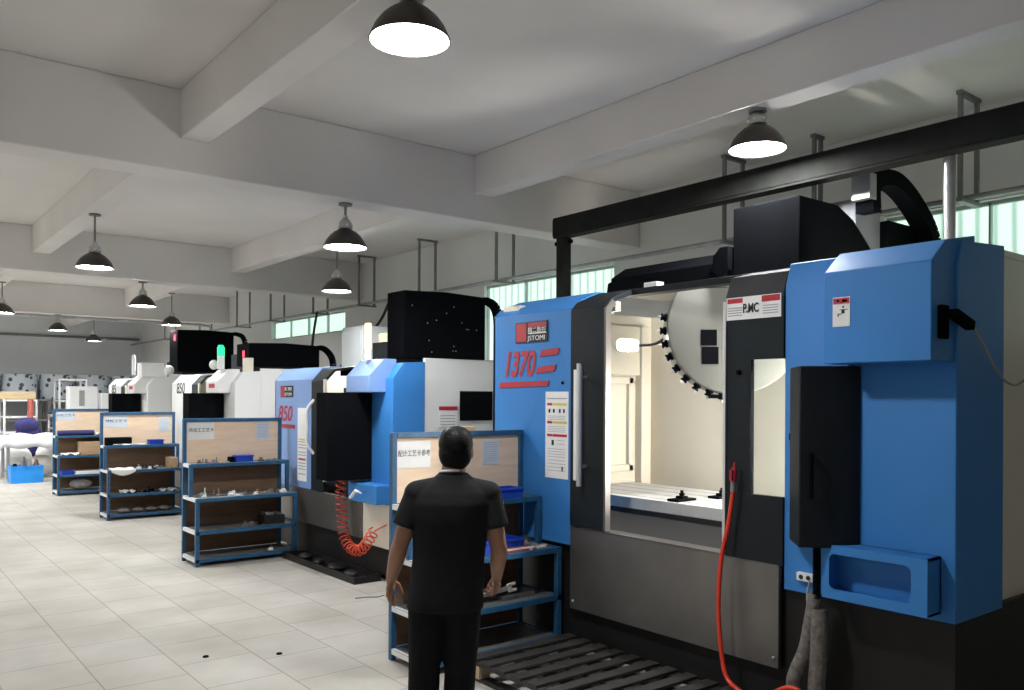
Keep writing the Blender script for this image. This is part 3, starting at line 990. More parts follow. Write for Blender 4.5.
# ------------------------------------------------------------------ the three machines behind
def back_machine(Y0, label, hoodm, leftm, bodym, towm, head, text, light, extras):
    X = 4.2
    L = 2.9
    r = thing('machining_center', (X, Y0, 0), label, 'machine', None)
    b = MB().box(X + 0.05, X + 2.1, Y0 + 0.03, Y0 + L - 0.03, 0.05, 0.62)
    b.box(X + 0.12, X + 2.0, Y0 + 0.1, Y0 + L - 0.1, 0, 0.05)
    b.build('machine_base', 'plinth', r, bevel=0.006)
    MB().box(X, X + 0.04, Y0 + 0.62, Y0 + L, 0.38, 0.775).build('front_panel', 'steel', r, bevel=0.004)
    MB().box(X, X + 0.06, Y0, Y0 + 0.60, 0.34, 0.78).build('lower_panel', 'beige', r, bevel=0.004)
    P = [(X, 0.78), (X, 2.05), (X + 0.13, 2.195), (X + 0.37, 2.215)]
    MB().strip(P, 'y', Y0 + 1.82, Y0 + L, 0.03).prism(P + [(X + 0.37, 0.78)], 'y', Y0 + L - 0.03, Y0 + L).build('side_cover', leftm, r, bevel=0.005)
    d = MB().strip([(X - 0.015, 0.78), (X - 0.015, 2.03), (X + 0.12, 2.17), (X + 0.35, 2.20)], 'y', Y0 + 1.50, Y0 + 1.82, 0.03).build('sliding_door', 'charcoal', r, bevel=0.004)
    hx = X - 0.09
    MB().tube(spline([(X - 0.015, Y0 + 1.75, 1.82), (hx, Y0 + 1.77, 1.70), (hx, Y0 + 1.77, 1.50), (hx, Y0 + 1.77, 1.32), (X - 0.015, Y0 + 1.75, 1.20)], 5), 0.017, 8).build('door_handle', 'whiteplastic', d)
    MB().box(X - 0.02, X + 0.01, Y0 + 1.47, Y0 + 1.50, 0.9, 2.05).build('door_edge', 'beige', d)
    MB().box(X + 0.0, X + 0.03, Y0 + 0.62, Y0 + 1.05, 0.78, 1.95).build('sliding_door', 'charcoal', r, bevel=0.004)
    MB().prism([(X, 0.78), (X, 2.04), (X + 0.12, 2.195), (X + 0.37, 2.21), (X + 0.37, 0.78)], 'y', Y0, Y0 + 0.60).build('control_tower', towm, r, bevel=0.005)
    MB().prism([(X - 0.19, 1.90), (X - 0.19, 2.065), (X - 0.02, 2.235), (X + 0.12, 2.235), (X + 0.12, 2.1), (X + 0.005, 1.90)], 'y', Y0 + 0.14, Y0 + 0.62).build('tower_hood', hoodm, r, bevel=0.005)
    pn_ = MB().box(X - 0.50, X - 0.01, Y0 + 0.40, Y0 + 0.66, 1.02, 1.895).build('control_pendant', 'black', r, bevel=0.008)
    MB().box(X - 0.42, X - 0.12, Y0 + 0.66, Y0 + 0.664, 1.45, 1.75).build('pendant_screen', 'grey_char', pn_)
    MB().box(X - 0.17, X, Y0 + 0.02, Y0 + 0.60, 0.80, 0.985).build('open_tray_box', towm, r, bevel=0.006)
    b = MB()
    b.box(X + 0.37, X + 0.95, Y0 + 0.005, Y0 + 0.045, 0.62, 2.25)
    b.box(X + 0.95, X + 2.1, Y0 + 0.005, Y0 + L - 0.005, 0.62, 2.25)
    b.box(X + 0.37, X + 0.95, Y0 + L - 0.045, Y0 + L - 0.005, 0.62, 2.22)
    b.build('enclosure', bodym, r, bevel=0.006)
    b = MB().box(X + 0.93, X + 0.95, Y0 + 0.6, Y0 + L - 0.05, 0.63, 2.22)
    b.box(X + 0.5, X + 0.93, Y0 + 1.5, Y0 + 1.55, 1.9, 2.2)
    b.box(X + 0.35, X + 0.93, Y0 + L - 0.10, Y0 + L - 0.05, 0.63, 2.2)
    b.build('enclosure_lining', 'beige', r)
    MB().box(X + 0.35, X + 0.5, Y0 + 0.6, Y0 + 1.82, 2.10, 2.20).build('door_track', 'black', r)
    MB().box(X + 0.4, X + 0.93, Y0 + 0.65, Y0 + L - 0.1, 0.95, 1.02).build('work_table', 'steel', r)
    MB().box(X + 0.80, X + 1.22, Y0 - 0.008, Y0 + 0.006, 1.61, 1.92).build('side_vent', 'black', r, bevel=0.003)
    (x0, x1, z0, z1, ya, yb) = head
    hc = MB().prism([(x0, z0), (x0, z1), (x0 + 0.55, z1 + 0.02), (x1, z1), (x1, z0)], 'y', ya, yb)
    hcv = hc.build('head_cover', 'black', r, bevel=0.01)
    MB().box(x0 + 0.1, x1 - 0.1, ya + 0.05, yb + 0.5, 2.2, min(z1, z0 + 0.2)).build('spindle_column', 'charcoal', r)
    ch = MB()
    cp = spline([(x1 - 0.1, ya + 0.12, z1 - 0.06), (x1 + 0.10, ya + 0.12, z1 - 0.02), (x1 + 0.26, ya + 0.12, z1 - 0.16), (x1 + 0.30, ya + 0.12, 2.25)], 6)
    for i in range(len(cp) - 1):
        dd = cp[i + 1] - cp[i]
        ch.obox((cp[i] + cp[i + 1]) / 2, dd * 0.92, (0, 0.10, 0), dd.cross(Vector((0, 1, 0))).normalized() * 0.07)
    ch.build('cable_chain', 'black', r)
    extras(r, X, Y0, L, hcv)
    return r


def badge_850(r, X, Y0, L, tm):
    bd = MB().box(X - 0.006, X, Y0 + 2.35, Y0 + 2.72, 1.845, 1.985, 0)
    bd.box(X - 0.008, X - 0.006, Y0 + 2.60, Y0 + 2.71, 1.85, 1.98, 1)
    bg_ = bd.build('badge', ['ink', 'red'], r)
    lettering('badge_text', '精二数控', (X - 0.009, Y0 + 2.585, 1.93), '-x', 0.045, 'whiteink', bg_, width=0.2)
    lettering('badge_text', 'JSTOMI', (X - 0.009, Y0 + 2.585, 1.865), '-x', 0.05, 'whiteink', bg_, width=0.2)


def ex2(r, X, Y0, L, hcv):
    badge_850(r, X, Y0, L, 'red')
    lettering('model_lettering', '850', (X - 0.004, Y0 + 2.80, 1.56), '-x', 0.26, 'red', r, shear=0.2, width=0.42, bold=0.004)
    MB().box(X - 0.005, X, Y0 + 2.30, Y0 + 2.80, 1.47, 1.515).build('model_stripes', 'red', r)
    rows = [(0.1, 0.9, v, v + 0.012, 'greyink') for v in (0.46, 0.5, 0.54, 0.6, 0.64, 0.75, 0.79, 0.83, 0.9)] + [(0.1, 0.9, 0.42, 0.445, 'yellow'), (0.1, 0.9, 0.69, 0.715, 'red')]
    sheet('instruction_sheet', r, X, Y0 + 2.22, Y0 + 1.97, 0.86, 1.72, rows)
    s = MB()
    s.lathe([(0.035, 0), (0.035, 0.10), (0.03, 0.11)], Matrix.Translation((4.13, Y0 + 0.38, 2.23)), 14, 0)
    s.lathe([(0.036, 0.11), (0.036, 0.36), (0.03, 0.37), (0.001, 0.37)], Matrix.Translation((4.13, Y0 + 0.38, 2.23)), 14, 1)
    s.build('signal_light', ['whiteplastic', 'amber_on'], r)
    b = MB().box(4.74, 4.97, Y0 + 0.0, Y0 + 0.004, 1.55, 1.76, 0)
    b.box(4.74, 4.97, Y0 - 0.002, Y0, 1.72, 1.76, 1)
    for k in range(4):
        b.box(4.76, 4.94, Y0 - 0.001, Y0, 1.57 + 0.03 * k, 1.578 + 0.03 * k, 2)
    b.build('rating_label', ['paper', 'red', 'greyink'], r)
    b = MB()
    random.seed(3)
    for k in range(14):
        px, pz = random.uniform(4.65, 5.5), random.uniform(2.32, 2.92)
        b.ball((px, 7.598, pz), 0.006, 6, 4)
    b.build('cover_screws', 'ply', hcv)
    # pale cabinet on the machine top
    MB().box(5.55, 6.0, Y0 + 2.2, Y0 + 2.7, 2.25, 2.70).build('top_cabinet', 'cardboard', r, bevel=0.01)


def ex3(r, X, Y0, L, hcv):
    lettering('model_lettering', '850', (X - 0.004, Y0 + 2.62, 1.90), '-x', 0.24, 'ink', r, shear=0.15, width=0.42, bold=0.003)
    b = MB()
    b.lathe([(0.05, 0), (0.05, 0.18), (0.001, 0.18)], Matrix.Translation((4.12, Y0 + 0.33, 2.235)), 14, 0)
    b.lathe([(0.05, 0.18), (0.05, 0.30), (0.03, 0.34), (0.001, 0.34)], Matrix.Translation((4.12, Y0 + 0.33, 2.235)), 14, 1)
    b.build('signal_light', ['whiteplastic', 'green_on'], r)
    MB().ball((4.08, Y0 + 0.50, 2.30), (0.065, 0.065, 0.07), 16, 10).build('exhaust_fan', 'whiteplastic', r)
    MB().box(4.42, 4.52, Y0 + 0.15, Y0 + 0.30, 2.2, 2.40).build('top_cabinet', 'beige', r)
    lg = MB()
    xf = 4.585
    lg.box(xf - 0.004, xf, Y0 + 0.66, Y0 + 0.74, 2.43, 2.53)
    lg.build('status_led', 'red_on', hcv)
    MB().box(X - 0.192, X - 0.19, Y0 + 0.26, Y0 + 0.5, 1.97, 2.03).build('hood_print', 'red', r)


def ex4(r, X, Y0, L, hcv):
    lettering('model_lettering', '85', (X - 0.004, Y0 + 2.62, 1.90), '-x', 0.26, 'ink', r, shear=0.15, width=0.36, bold=0.003)
    b = MB()
    b.lathe([(0.035, 0), (0.035, 0.34), (0.025, 0.37), (0.001, 0.37)], Matrix.Translation((4.1, Y0 + 0.55, 2.235)), 14)
    b.build('signal_light', 'whiteplastic', r)
    b = MB().box(4.12, 4.5, Y0 + 0.1, Y0 + 0.4, 2.2, 2.45)
    b.ball((4.62, Y0 + 0.2, 2.32), (0.09, 0.09, 0.10), 14, 8)
    b.build('exhaust_fan', 'whiteplastic', r)
    MB().box(4.765, 4.77, Y0 + 0.30, Y0 + 0.42, 2.88, 3.0).build('status_led', 'red_on', hcv)
    MB().box(X - 0.192, X - 0.19, Y0 + 0.26, Y0 + 0.5, 1.97, 2.03).build('hood_print', 'red', r)


back_machine(7.2, 'blue and white machining centre with an amber signal light and red coiled hose', 'paleblue', 'paleblue', 'white', 'blue',
             (4.56, 5.62, 2.265, 2.975, 7.6, 7.95), '850', 'amber_on', ex2)
back_machine(11.5, 'white machining centre with a green signal light behind the second rack', 'white', 'white', 'white', 'white',
             (4.59, 5.70, 2.30, 2.635, 12.0, 12.5), '850', 'green_on', ex3)
back_machine(15.8, 'farthest white machining centre with the tallest black head cover and unlit signal light', 'white', 'white', 'white', 'white',
             (4.77, 5.82, 2.31, 3.08, 16.0, 16.5), '85', None, ex4)

cb = thing('electric_cabinet', (5.55, 10.3, 0), 'tall pale grey electric cabinet standing between the two machines', 'cabinet')
MB().box(5.55, 6.1, 10.35, 10.95, 0.05, 2.84).build('cabinet_body', 'columngrey2', cb, bevel=0.008)
MB().box(5.55, 6.1, 10.37, 10.93, 0, 0.05).build('plinth', 'plinth', cb)
dd_ = MB().box(5.53, 5.55, 10.37, 10.93, 0.1, 2.78).build('door', 'columngrey2', cb, bevel=0.004)
MB().box(5.51, 5.53, 10.42, 10.45, 1.3, 1.5).build('handle', 'black', dd_)

# red coiled hose and white blow gun at the blue and white machine
r = thing('coil_hose', (4.0, 7.9, 0), 'red coiled air hose looping below the pale blue tray box', 'hose')
path = spline([(4.10, 8.08, 1.02), (4.09, 8.08, 0.80), (4.09, 8.05, 0.55), (4.08, 7.98, 0.40), (4.07, 7.83, 0.30), (4.07, 7.62, 0.30), (4.08, 7.48, 0.40), (4.10, 7.38, 0.52)], 24)
co = []
acc = 0
for i in range(len(path) - 1):
    p = path[i]
    t = (path[i + 1] - p).normalized()
    a = t.cross(Vector((1, 0, 0))).normalized()
    bb = a.cross(t)
    seg = (path[i + 1] - p).length
    for k in range(4):
        w = acc * 2 * PI / 0.062
        co.append(p.lerp(path[i + 1], k / 4) + (a * math.cos(w) + bb * math.sin(w)) * 0.052)
        acc += seg / 4
MB().tube(co, 0.008, 6).build('hose_coil', 'coilhose', r)
MB().tube(spline([(4.10, 7.38, 0.52), (4.12, 7.30, 0.56), (4.15, 7.22, 0.60)], 4), 0.008, 6).build('hose_tail', 'coilhose', r)
g = MB().tube([(3.97, 7.52, 0.92), (3.96, 7.62, 0.84)], 0.018, 8)
g.tube([(3.97, 7.52, 0.92), (3.98, 7.42, 0.90)], [0.014, 0.007], 8)
tag(g.build('blow_gun', 'whiteplastic', origin=(3.97, 7.55, 0.88)), 'small white blow gun hanging on the pale blue tray box', 'blow gun')

# swarf and oil pan under the blue and white machine, shadow in the black
b = MB()
b.plate_hole((3.92, 7.45, 0.0), (0, 1, 0), (1, 0, 0), (0, 0, 1), 1.75, 0.30, 0.02, 1.73, 0.02, 0.28, 0.02, 0.07)
b.box(3.93, 4.21, 7.46, 9.19, 0.0, 0.012)
tag(b.build('drip_pan', 'plinth', origin=(4.0, 8.3, 0)), 'black drip pan with clutter shadow in its colour under the coiled red hose', 'pan')
for k, (x, y, w) in enumerate([(4.04, 7.75, 0.10), (4.08, 8.15, 0.13), (4.04, 8.5, 0.09), (4.07, 8.9, 0.11)]):
    tag(MB().ball((x, y, 0.052), (w * 0.75, w, 0.035), 10, 6).build('swarf_bag', 'plinth', origin=(x, y, 0.02)), 'dark lump of swarf lying in the black drip pan', 'swarf', 'swarf lumps in the drip pan')


# ------------------------------------------------------------------ blue racks
def make_rack(X0, Yr, label, W=1.1, back=True):
    r = thing('tool_rack', (X0, Yr, 0), label, 'rack', 'blue tool racks')
    t = 0.042
    X1 = X0 + W
    for x in (X0, X1 - t):
        MB().box(x, x + t, Yr - t, Yr, 0, 1.60).build('rear_post', 'rackblue', r, bevel=0.004)
        MB().box(x, x + t, Yr - 0.27, Yr - 0.27 + t, 0.74, 1.06).build('middle_post', 'rackblue', r, bevel=0.004)
        MB().box(x, x + t, Yr - 0.50, Yr - 0.50 + t, 0, 0.70).build('front_leg', 'rackblue', r, bevel=0.004)
    MB().box(X0 + t, X1 - t, Yr - t, Yr, 1.56, 1.60).build('top_rail', 'rackblue', r, bevel=0.004)
    for z, d in ((1.10, 0.27), (0.74, 0.50), (0.385, 0.50), (0.085, 0.50)):
        b = MB()
        b.box(X0, X1, Yr - d, Yr - d + 0.03, z - 0.04, z, 0)
        b.box(X0 + t, X1 - t, Yr - 0.03, Yr, z - 0.04, z, 0)
        b.box(X0, X0 + 0.03, Yr - d + 0.03, Yr - t, z - 0.04, z, 2)  # left end rail in white: lit metal put into the colour
        b.box(X1 - 0.03, X1, Yr - d + 0.03, Yr - t, z - 0.04, z, 0)
        b.box(X0 + 0.03, X1 - 0.03, Yr - d + 0.03, Yr - 0.03, z - 0.02, z - 0.004, 1)
        b.build('shelf_board', ['rackblue', 'shelfsteel', 'whiteplastic'], r, bevel=0.003)
    MB().box(X0 + t, X1 - t, Yr - 0.022, Yr - 0.012, 1.10, 1.56).build('back_board', 'ply', r)
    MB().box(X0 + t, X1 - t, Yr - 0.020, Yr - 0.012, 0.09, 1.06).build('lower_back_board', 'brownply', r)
    return r


RK = [(3.0, 5.19, 1.19, 'blue steel rack right in front of the standing man'),
      (2.95, 9.72, 1.16, 'blue steel rack with a small blue box on top, second from the viewer'),
      (3.01, 13.93, 1.10, 'blue steel rack with white paper hanging off its shelf, third from the viewer'),
      (3.02, 17.75, 1.08, 'farthest blue steel rack, beside the white-covered table')]
for X0, Yr, W, lb in RK:
    make_rack(X0, Yr, lb, W)


def notice(X0, x0, x1, z0, z1, Yr, m, text, label, lines=0):
    y = Yr - 0.0245
    b = MB().box(x0, x1, y - 0.001, y + 0.001, z0, z1, 0)
    for k in range(lines):
        zz = z1 - (z1 - z0) * (0.12 + 0.8 * k / max(1, lines))
        b.box(x0 + 0.015, x1 - 0.015, y - 0.0016, y - 0.001, zz - 0.003, zz, 1)
    o = b.build('paper_notice', [m, 'greyink'], origin=(x0, y, z0))
    tag(o, label, 'notice')
    if text:
        lettering('notice_text', text, (x0 + 0.01, y - 0.002, z0 + (z1 - z0) * 0.46), '-y', 0.05, 'ink', o, width=(x1 - x0) * 0.94)
    return o


notice(3.0, 3.045, 3.33, 1.345, 1.535, 5.19, 'paper', '配计工艺卡参考', 'white paper notice with Chinese writing left of the man\'s head')
notice(3.0, 3.80, 3.955, 1.34, 1.53, 5.19, 'bluepaper', None, 'small bluish printed sheet on the board right of the man\'s head', 9)
notice(3.0, 3.007, 3.305, 1.36, 1.555, 9.72, 'paper', '待加工工艺卡', 'white notice with a line of writing at the left of the second rack board')
notice(3.0, 3.80, 3.955, 1.345, 1.545, 9.72, 'bluepaper', None, 'small pale sheet at the right of the second rack board', 9)
notice(3.0, 3.07, 3.40, 1.365, 1.545, 13.93, 'bluepaper', '待检工艺卡', 'pale notice at the left of the third rack board')
notice(3.0, 3.86, 4.03, 1.30, 1.52, 13.93, 'bluepaper', None, 'small pale sheet at the right of the third rack board', 9)
notice(3.0, 3.07, 3.40, 1.38, 1.555, 17.75, 'bluepaper', '已检工艺卡', 'pale notice on the farthest rack board')


def bin_box(name, x0, x1, y0, y1, z0, z1, m, label, cat='box', group=None):
    t = 0.008
    b = MB()
    b.box(x0, x1, y0, y1, z0, z0 + t)
    b.box(x0, x1, y0, y0 + t, z0, z1)
    b.box(x0, x1, y1 - t, y1, z0, z1)
    b.box(x0, x0 + t, y0, y1, z0, z1)
    b.box(x1 - t, x1, y0, y1, z0, z1)
    b.box(x0 - 0.01, x1 + 0.01, y0 - 0.01, y0, z1 - 0.018, z1)
    return tag(b.build(name, m, origin=((x0 + x1) / 2, (y0 + y1) / 2, z0), bevel=0.003), label, cat, group)


def wavy_sheet(name, x0, x1, y0, y1, z, m, label, droop=0.0, cat='paper', amp=0.008, seed=1):
    rnd = random.Random(seed)
    n = 10
    ph = rnd.uniform(0, 6)
    vs, fs = [], []
    for i in range(n + 1):
        for j in range(n + 1):
            x = x0 + (x1 - x0) * i / n
            y = y0 + (y1 - y0) * j / n
            zz = z + 0.006 + amp + amp * math.sin(i * 1.3 + ph + j * 0.7)
            vs.append(Vector((x, y, zz)))
    if droop:
        for i in range(n + 1):
            for j in range(n + 1):
                v = vs[i * (n + 1) + j]
                k = (0.35 - j / n) / 0.35
                if k > 0:
                    v.z = z + 0.006 + amp - droop * k * (0.4 + 0.6 * math.sin(PI * i / n))
                    v.y = y0 + (y1 - y0) * 0.35 - 0.012
    for i in range(n):
        for j in range(n):
            fs.append((i * (n + 1) + j, (i + 1) * (n + 1) + j, (i + 1) * (n + 1) + j + 1, i * (n + 1) + j + 1))
    o = MB().add(vs, fs, 0, True).build(name, m, origin=((x0 + x1) / 2, (y0 + y1) / 2, z))
    sd = o.modifiers.new('solid', 'SOLIDIFY')
    sd.thickness = 0.002
    return tag(o, label, cat)


# templates for small workshop pieces
def piece(kind, x, y, z, s):
    b = MB()
    if kind == 0:     # turned bush
        b.lathe([(s * 0.5, 0), (s * 0.5, s * 0.25), (s * 0.3, s * 0.28), (s * 0.3, s * 0.6), (0.001, s * 0.6)], Matrix.Translation((x, y, z)), 12)
        nm = 'turned_bush'
    elif kind == 1:   # L bracket
        b.prism([(x - s * 0.6, z), (x + s * 0.6, z), (x + s * 0.6, z + s * 0.15), (x - s * 0.4, z + s * 0.15), (x - s * 0.4, z + s * 0.7), (x - s * 0.6, z + s * 0.7)], 'y', y - s * 0.3, y + s * 0.3)
        nm = 'angle_bracket'
    elif kind == 2:   # spanner
        b.obox((x, y, z + 0.006), (s * 2.2, s * 0.5, 0), (-0.006, 0.026, 0), (0, 0, 0.010))
        for sg in (-1, 1):
            b.lathe([(0.022, 0), (0.022, 0.012), (0.001, 0.012)], Matrix.Translation((x + sg * s * 1.1, y + sg * s * 0.25, z)), 8)
        nm = 'spanner'
    elif kind == 3:   # milled block with step
        b.box(x - s * 0.5, x + s * 0.5, y - s * 0.35, y + s * 0.35, z, z + s * 0.3)
        b.box(x - s * 0.2, x + s * 0.4, y - s * 0.25, y + s * 0.25, z + s * 0.3, z + s * 0.5)
        nm = 'milled_block'
    else:             # hex bolt upright
        b.lathe([(s * 0.3, 0), (s * 0.3, s * 0.25), (0.001, s * 0.25)], Matrix.Translation((x, y, z)), 6)
        b.tube([(x, y, z + s * 0.25), (x, y, z + s * 1.1)], s * 0.13, 8)
        nm = 'hex_bolt'
    return nm, b


NICE = {'turned_bush': 'turned metal bush', 'angle_bracket': 'bent metal bracket', 'spanner': 'spanner', 'milled_block': 'milled metal block', 'hex_bolt': 'upright hex bolt'}


def scatter(n, x0, x1, y0, y1, z, where, seed, mats=('iron', 'brightsteel', 'whiteplastic', 'cardboard')):
    rnd = random.Random(seed)
    for k in range(n):
        kind = rnd.choice((0, 1, 2, 3, 3, 4))
        s = rnd.uniform(0.045, 0.075)
        x = x0 + (x1 - x0) * (k + 0.5) / n
        y = rnd.uniform(y0, y1)
        nm, b = piece(kind, x, y, z, s)
        o = b.build(nm, rnd.choice(mats), origin=(x, y, z))
        tag(o, 'small ' + NICE[nm] + ' lying ' + where, NICE[nm].split()[-1], NICE[nm] + ' ' + where)


SH1, SH2, SH3, SH4 = 1.098, 0.738, 0.383, 0.083
# first rack (behind the man)
bin_box('parts_bin', 3.68, 4.02, 4.95, 5.11, SH1, SH1 + 0.075, 'bluebin', 'blue plastic bin on the top shelf right of the man')
bin_box('parts_bin', 3.60, 3.95, 4.84, 5.06, SH2, SH2 + 0.075, 'bluebin', 'blue plastic bin on the second shelf above the man\'s right hand')
bin_box('parts_bin', 3.44, 3.57, 4.74, 4.92, SH2, SH2 + 0.10, 'bluebin', 'narrow blue bin half hidden by the man\'s right arm')
for k in range(3):
    tag(MB().box(3.66, 3.98, 4.728 + 0.03 * k, 4.75 + 0.03 * k, SH2, SH2 + 0.014 + 0.004 * k).build('flat_bar', ['pinkmetal', 'whiteplastic', 'pinkmetal'][k], origin=(3.8, 4.73 + 0.03 * k, SH2), bevel=0.003),
        ['reddish flat bar at the very front of the near rack shelf', 'pale flat bar between two reddish ones on the near rack shelf', 'reddish flat bar next to the blue bin on the near rack shelf'][k], 'bar')
scatter(7, 3.62, 3.92, 4.87, 5.02, SH2 + 0.0085, 'in the blue bin on the near rack', 21, ('brightsteel', 'iron', 'redhose'))
scatter(4, 3.99, 4.10, 4.74, 5.0, SH2, 'at the right end of the near rack shelf', 23)
tag(MB().box(3.10, 3.28, 4.80, 4.98, SH2, SH2 + 0.05).build('carton', 'whiteplastic', origin=(3.2, 4.9, SH2), bevel=0.004), 'flat white carton behind the man\'s left elbow on the near rack', 'carton')
tag(MB().box(3.72, 4.02, 4.80, 5.05, SH3, SH3 + 0.03).build('steel_plate', 'iron', origin=(3.87, 4.9, SH3), bevel=0.003), 'flat dark steel plate on the shelf below the man\'s right hand', 'plate')
# cardboard box on top edge seen above the near rack
tag(MB().box(3.60, 3.72, 5.152, 5.186, 1.60, 1.635).build('carton', 'palepine', origin=(3.66, 5.17, 1.6), bevel=0.002), 'small tan carton on the top rail of the near rack right of the man\'s head', 'carton')

# second rack
bin_box('parts_bin', 3.50, 3.70, 9.53, 9.64, SH1, SH1 + 0.075, 'bluebin', 'small blue box on the top shelf of the second rack')
tag(MB().box(3.43, 3.49, 9.54, 9.62, SH1, SH1 + 0.06).build('carton', 'black', origin=(3.46, 9.58, SH1), bevel=0.003), 'small dark carton touching the blue box on the second rack', 'carton')
scatter(7, 3.08, 3.40, 9.52, 9.62, SH1, 'left of the blue box on the second rack', 31, ('brownply', 'cardboard', 'iron'))
scatter(3, 3.75, 4.0, 9.52, 9.62, SH1, 'right of the blue box on the second rack', 32, ('brownply', 'iron'))
scatter(22, 3.06, 4.02, 9.28, 9.62, SH2, 'on the crowded middle shelf of the second rack', 33)
bb_ = tag(MB().box(3.76, 4.0, 9.32, 9.55, SH3, SH3 + 0.10, 0).box(3.78, 3.88, 9.34, 9.5, SH3 + 0.10, SH3 + 0.13, 1).box(3.9, 3.98, 9.34, 9.5, SH3 + 0.10, SH3 + 0.12, 1).build('steel_fixture', ['apron', 'iron'], origin=(3.88, 9.43, SH3), bevel=0.004), 'dark grey steel fixture on the third shelf of the second rack', 'fixture')
scatter(5, 3.5, 3.74, 9.35, 9.55, SH3, 'left of the dark fixture on the second rack', 34, ('shelfsteel', 'black'))
scatter(2, 3.78, 3.98, 9.30, 9.5, SH4, 'on the bottom shelf of the second rack', 35)

# third rack
tag(MB().box(3.06, 3.42, 13.72, 13.86, SH1, SH1 + 0.12).build('carton', 'black', origin=(3.24, 13.79, SH1), bevel=0.004), 'black carton at the left end of the third rack top shelf', 'carton')
wavy_sheet('loose_paper', 3.15, 3.60, 13.67, 13.72, SH1, 'paper', 'white paper strip along the front of the third rack top shelf', 0, seed=2)
bin_box('parts_bin', 3.67, 3.88, 13.70, 13.84, SH1, SH1 + 0.075, 'bluebin', 'small blue box on the top shelf of the third rack')
wavy_sheet('loose_paper', 3.06, 3.40, 13.28, 13.68, SH2 + 0.008, 'paper', 'white sheet hanging over the front edge of the third rack', 0.10, seed=3)
scatter(14, 3.44, 3.86, 13.52, 13.8, SH2, 'on the crowded middle shelf of the third rack', 41, ('black', 'iron', 'whiteplastic', 'shelfsteel'))
tag(MB().box(3.92, 4.04, 13.5, 13.75, SH2, SH2 + 0.16).build('carton', 'cardboard', origin=(3.98, 13.6, SH2), bevel=0.004), 'brown carton at the right end of the third rack middle shelf', 'carton')
wavy_sheet('loose_paper', 3.22, 3.42, 13.45, 13.7, SH3, 'paper', 'crumpled white paper on the third shelf of the third rack, left side', 0, amp=0.02, seed=4)
wavy_sheet('loose_paper', 3.78, 4.03, 13.45, 13.7, SH3, 'paper', 'crumpled white paper on the third shelf of the third rack, right side', 0, amp=0.015, seed=5)
scatter(7, 3.45, 3.75, 13.52, 13.7, SH3, 'on the third shelf of the third rack', 42, ('black', 'iron'))
for k, (x, w) in enumerate([(3.28, 0.13), (3.48, 0.12), (3.67, 0.10), (3.86, 0.12)]):
    tag(MB().ball((x, 13.60, SH4 + 0.036), (w * 0.7, 0.11, 0.035), 10, 6).build('rag', 'rag', origin=(x, 13.58, SH4)), 'crumpled grey rag on the bottom shelf of the third rack', 'rag', 'rags on the third rack')

# fourth rack
b = MB().tube([(3.08, 17.60, SH1 + 0.05), (3.70, 17.60, SH1 + 0.05)], 0.05, 12, 0)
tag(b.build('roll', 'purple', origin=(3.4, 17.6, SH1)), 'dark blue roll lying on the top shelf of the farthest rack', 'roll')
wavy_sheet('loose_paper', 3.72, 3.98, 17.50, 17.70, SH1, 'paper', 'white paper on the top shelf of the farthest rack', 0, amp=0.02, seed=6)
tag(MB().box(3.42, 3.95, 17.40, 17.68, SH2, SH2 + 0.24).build('carton', 'cardboard', origin=(3.7, 17.5, SH2), bevel=0.005), 'open tan carton on the middle shelf of the farthest rack', 'carton')
wavy_sheet('loose_paper', 3.10, 3.42, 17.27, 17.5, SH2, 'paper', 'white sheets lying on the middle shelf of the farthest rack', 0, amp=0.02, seed=7)
bin_box('parts_bin', 3.10, 3.30, 17.3, 17.6, SH3, SH3 + 0.07, 'bluebin', 'blue box on the third shelf of the farthest rack, left end')
tag(MB().box(3.32, 3.90, 17.28, 17.6, SH3, SH3 + 0.06).build('carton', 'whiteplastic', origin=(3.6, 17.4, SH3), bevel=0.004), 'long flat white carton on the third shelf of the farthest rack', 'carton')
tag(MB().ball((3.45, 17.45, SH4 + 0.11), (0.2, 0.14, 0.11), 12, 8).build('sack', 'rag', origin=(3.45, 17.45, SH4)), 'grey sack slumped on the bottom shelf of the farthest rack', 'sack')

# ------------------------------------------------------------------ pallet in front of the nearest machine
pl = thing('pallet', (3.7, 3.6, 0), 'dark slatted wooden pallet on the floor in front of the nearest machine', 'pallet')
X0p, X1p, Ya, Yb = 3.22, 4.13, 2.72, 4.55
n = 12
for k in range(n):
    y = Yb - 0.05 - (Yb - Ya - 0.1) * k / (n - 1)
    MB().box(X0p, X1p, y - 0.045, y + 0.045, 0.12, 0.14).build('slat', 'palletwood', pl, bevel=0.003)
for x in (X0p + 0.05, (X0p + X1p) / 2, X1p - 0.05):
    MB().box(x - 0.045, x + 0.045, Ya, Yb, 0.10, 0.12).build('stringer', 'palletwood', pl)
    MB().box(x - 0.045, x + 0.045, Ya, Yb, 0.0, 0.018).build('bottom_board', 'palletwood', pl)
    for y in (Ya + 0.07, (Ya + Yb) / 2, Yb - 0.07):
        MB().box(x - 0.045, x + 0.045, y - 0.07, y + 0.07, 0.018, 0.10).build('block', 'palepine' if x < 3.4 else 'palletwood', pl)  # left blocks get paler wood, their lit look put into the colour

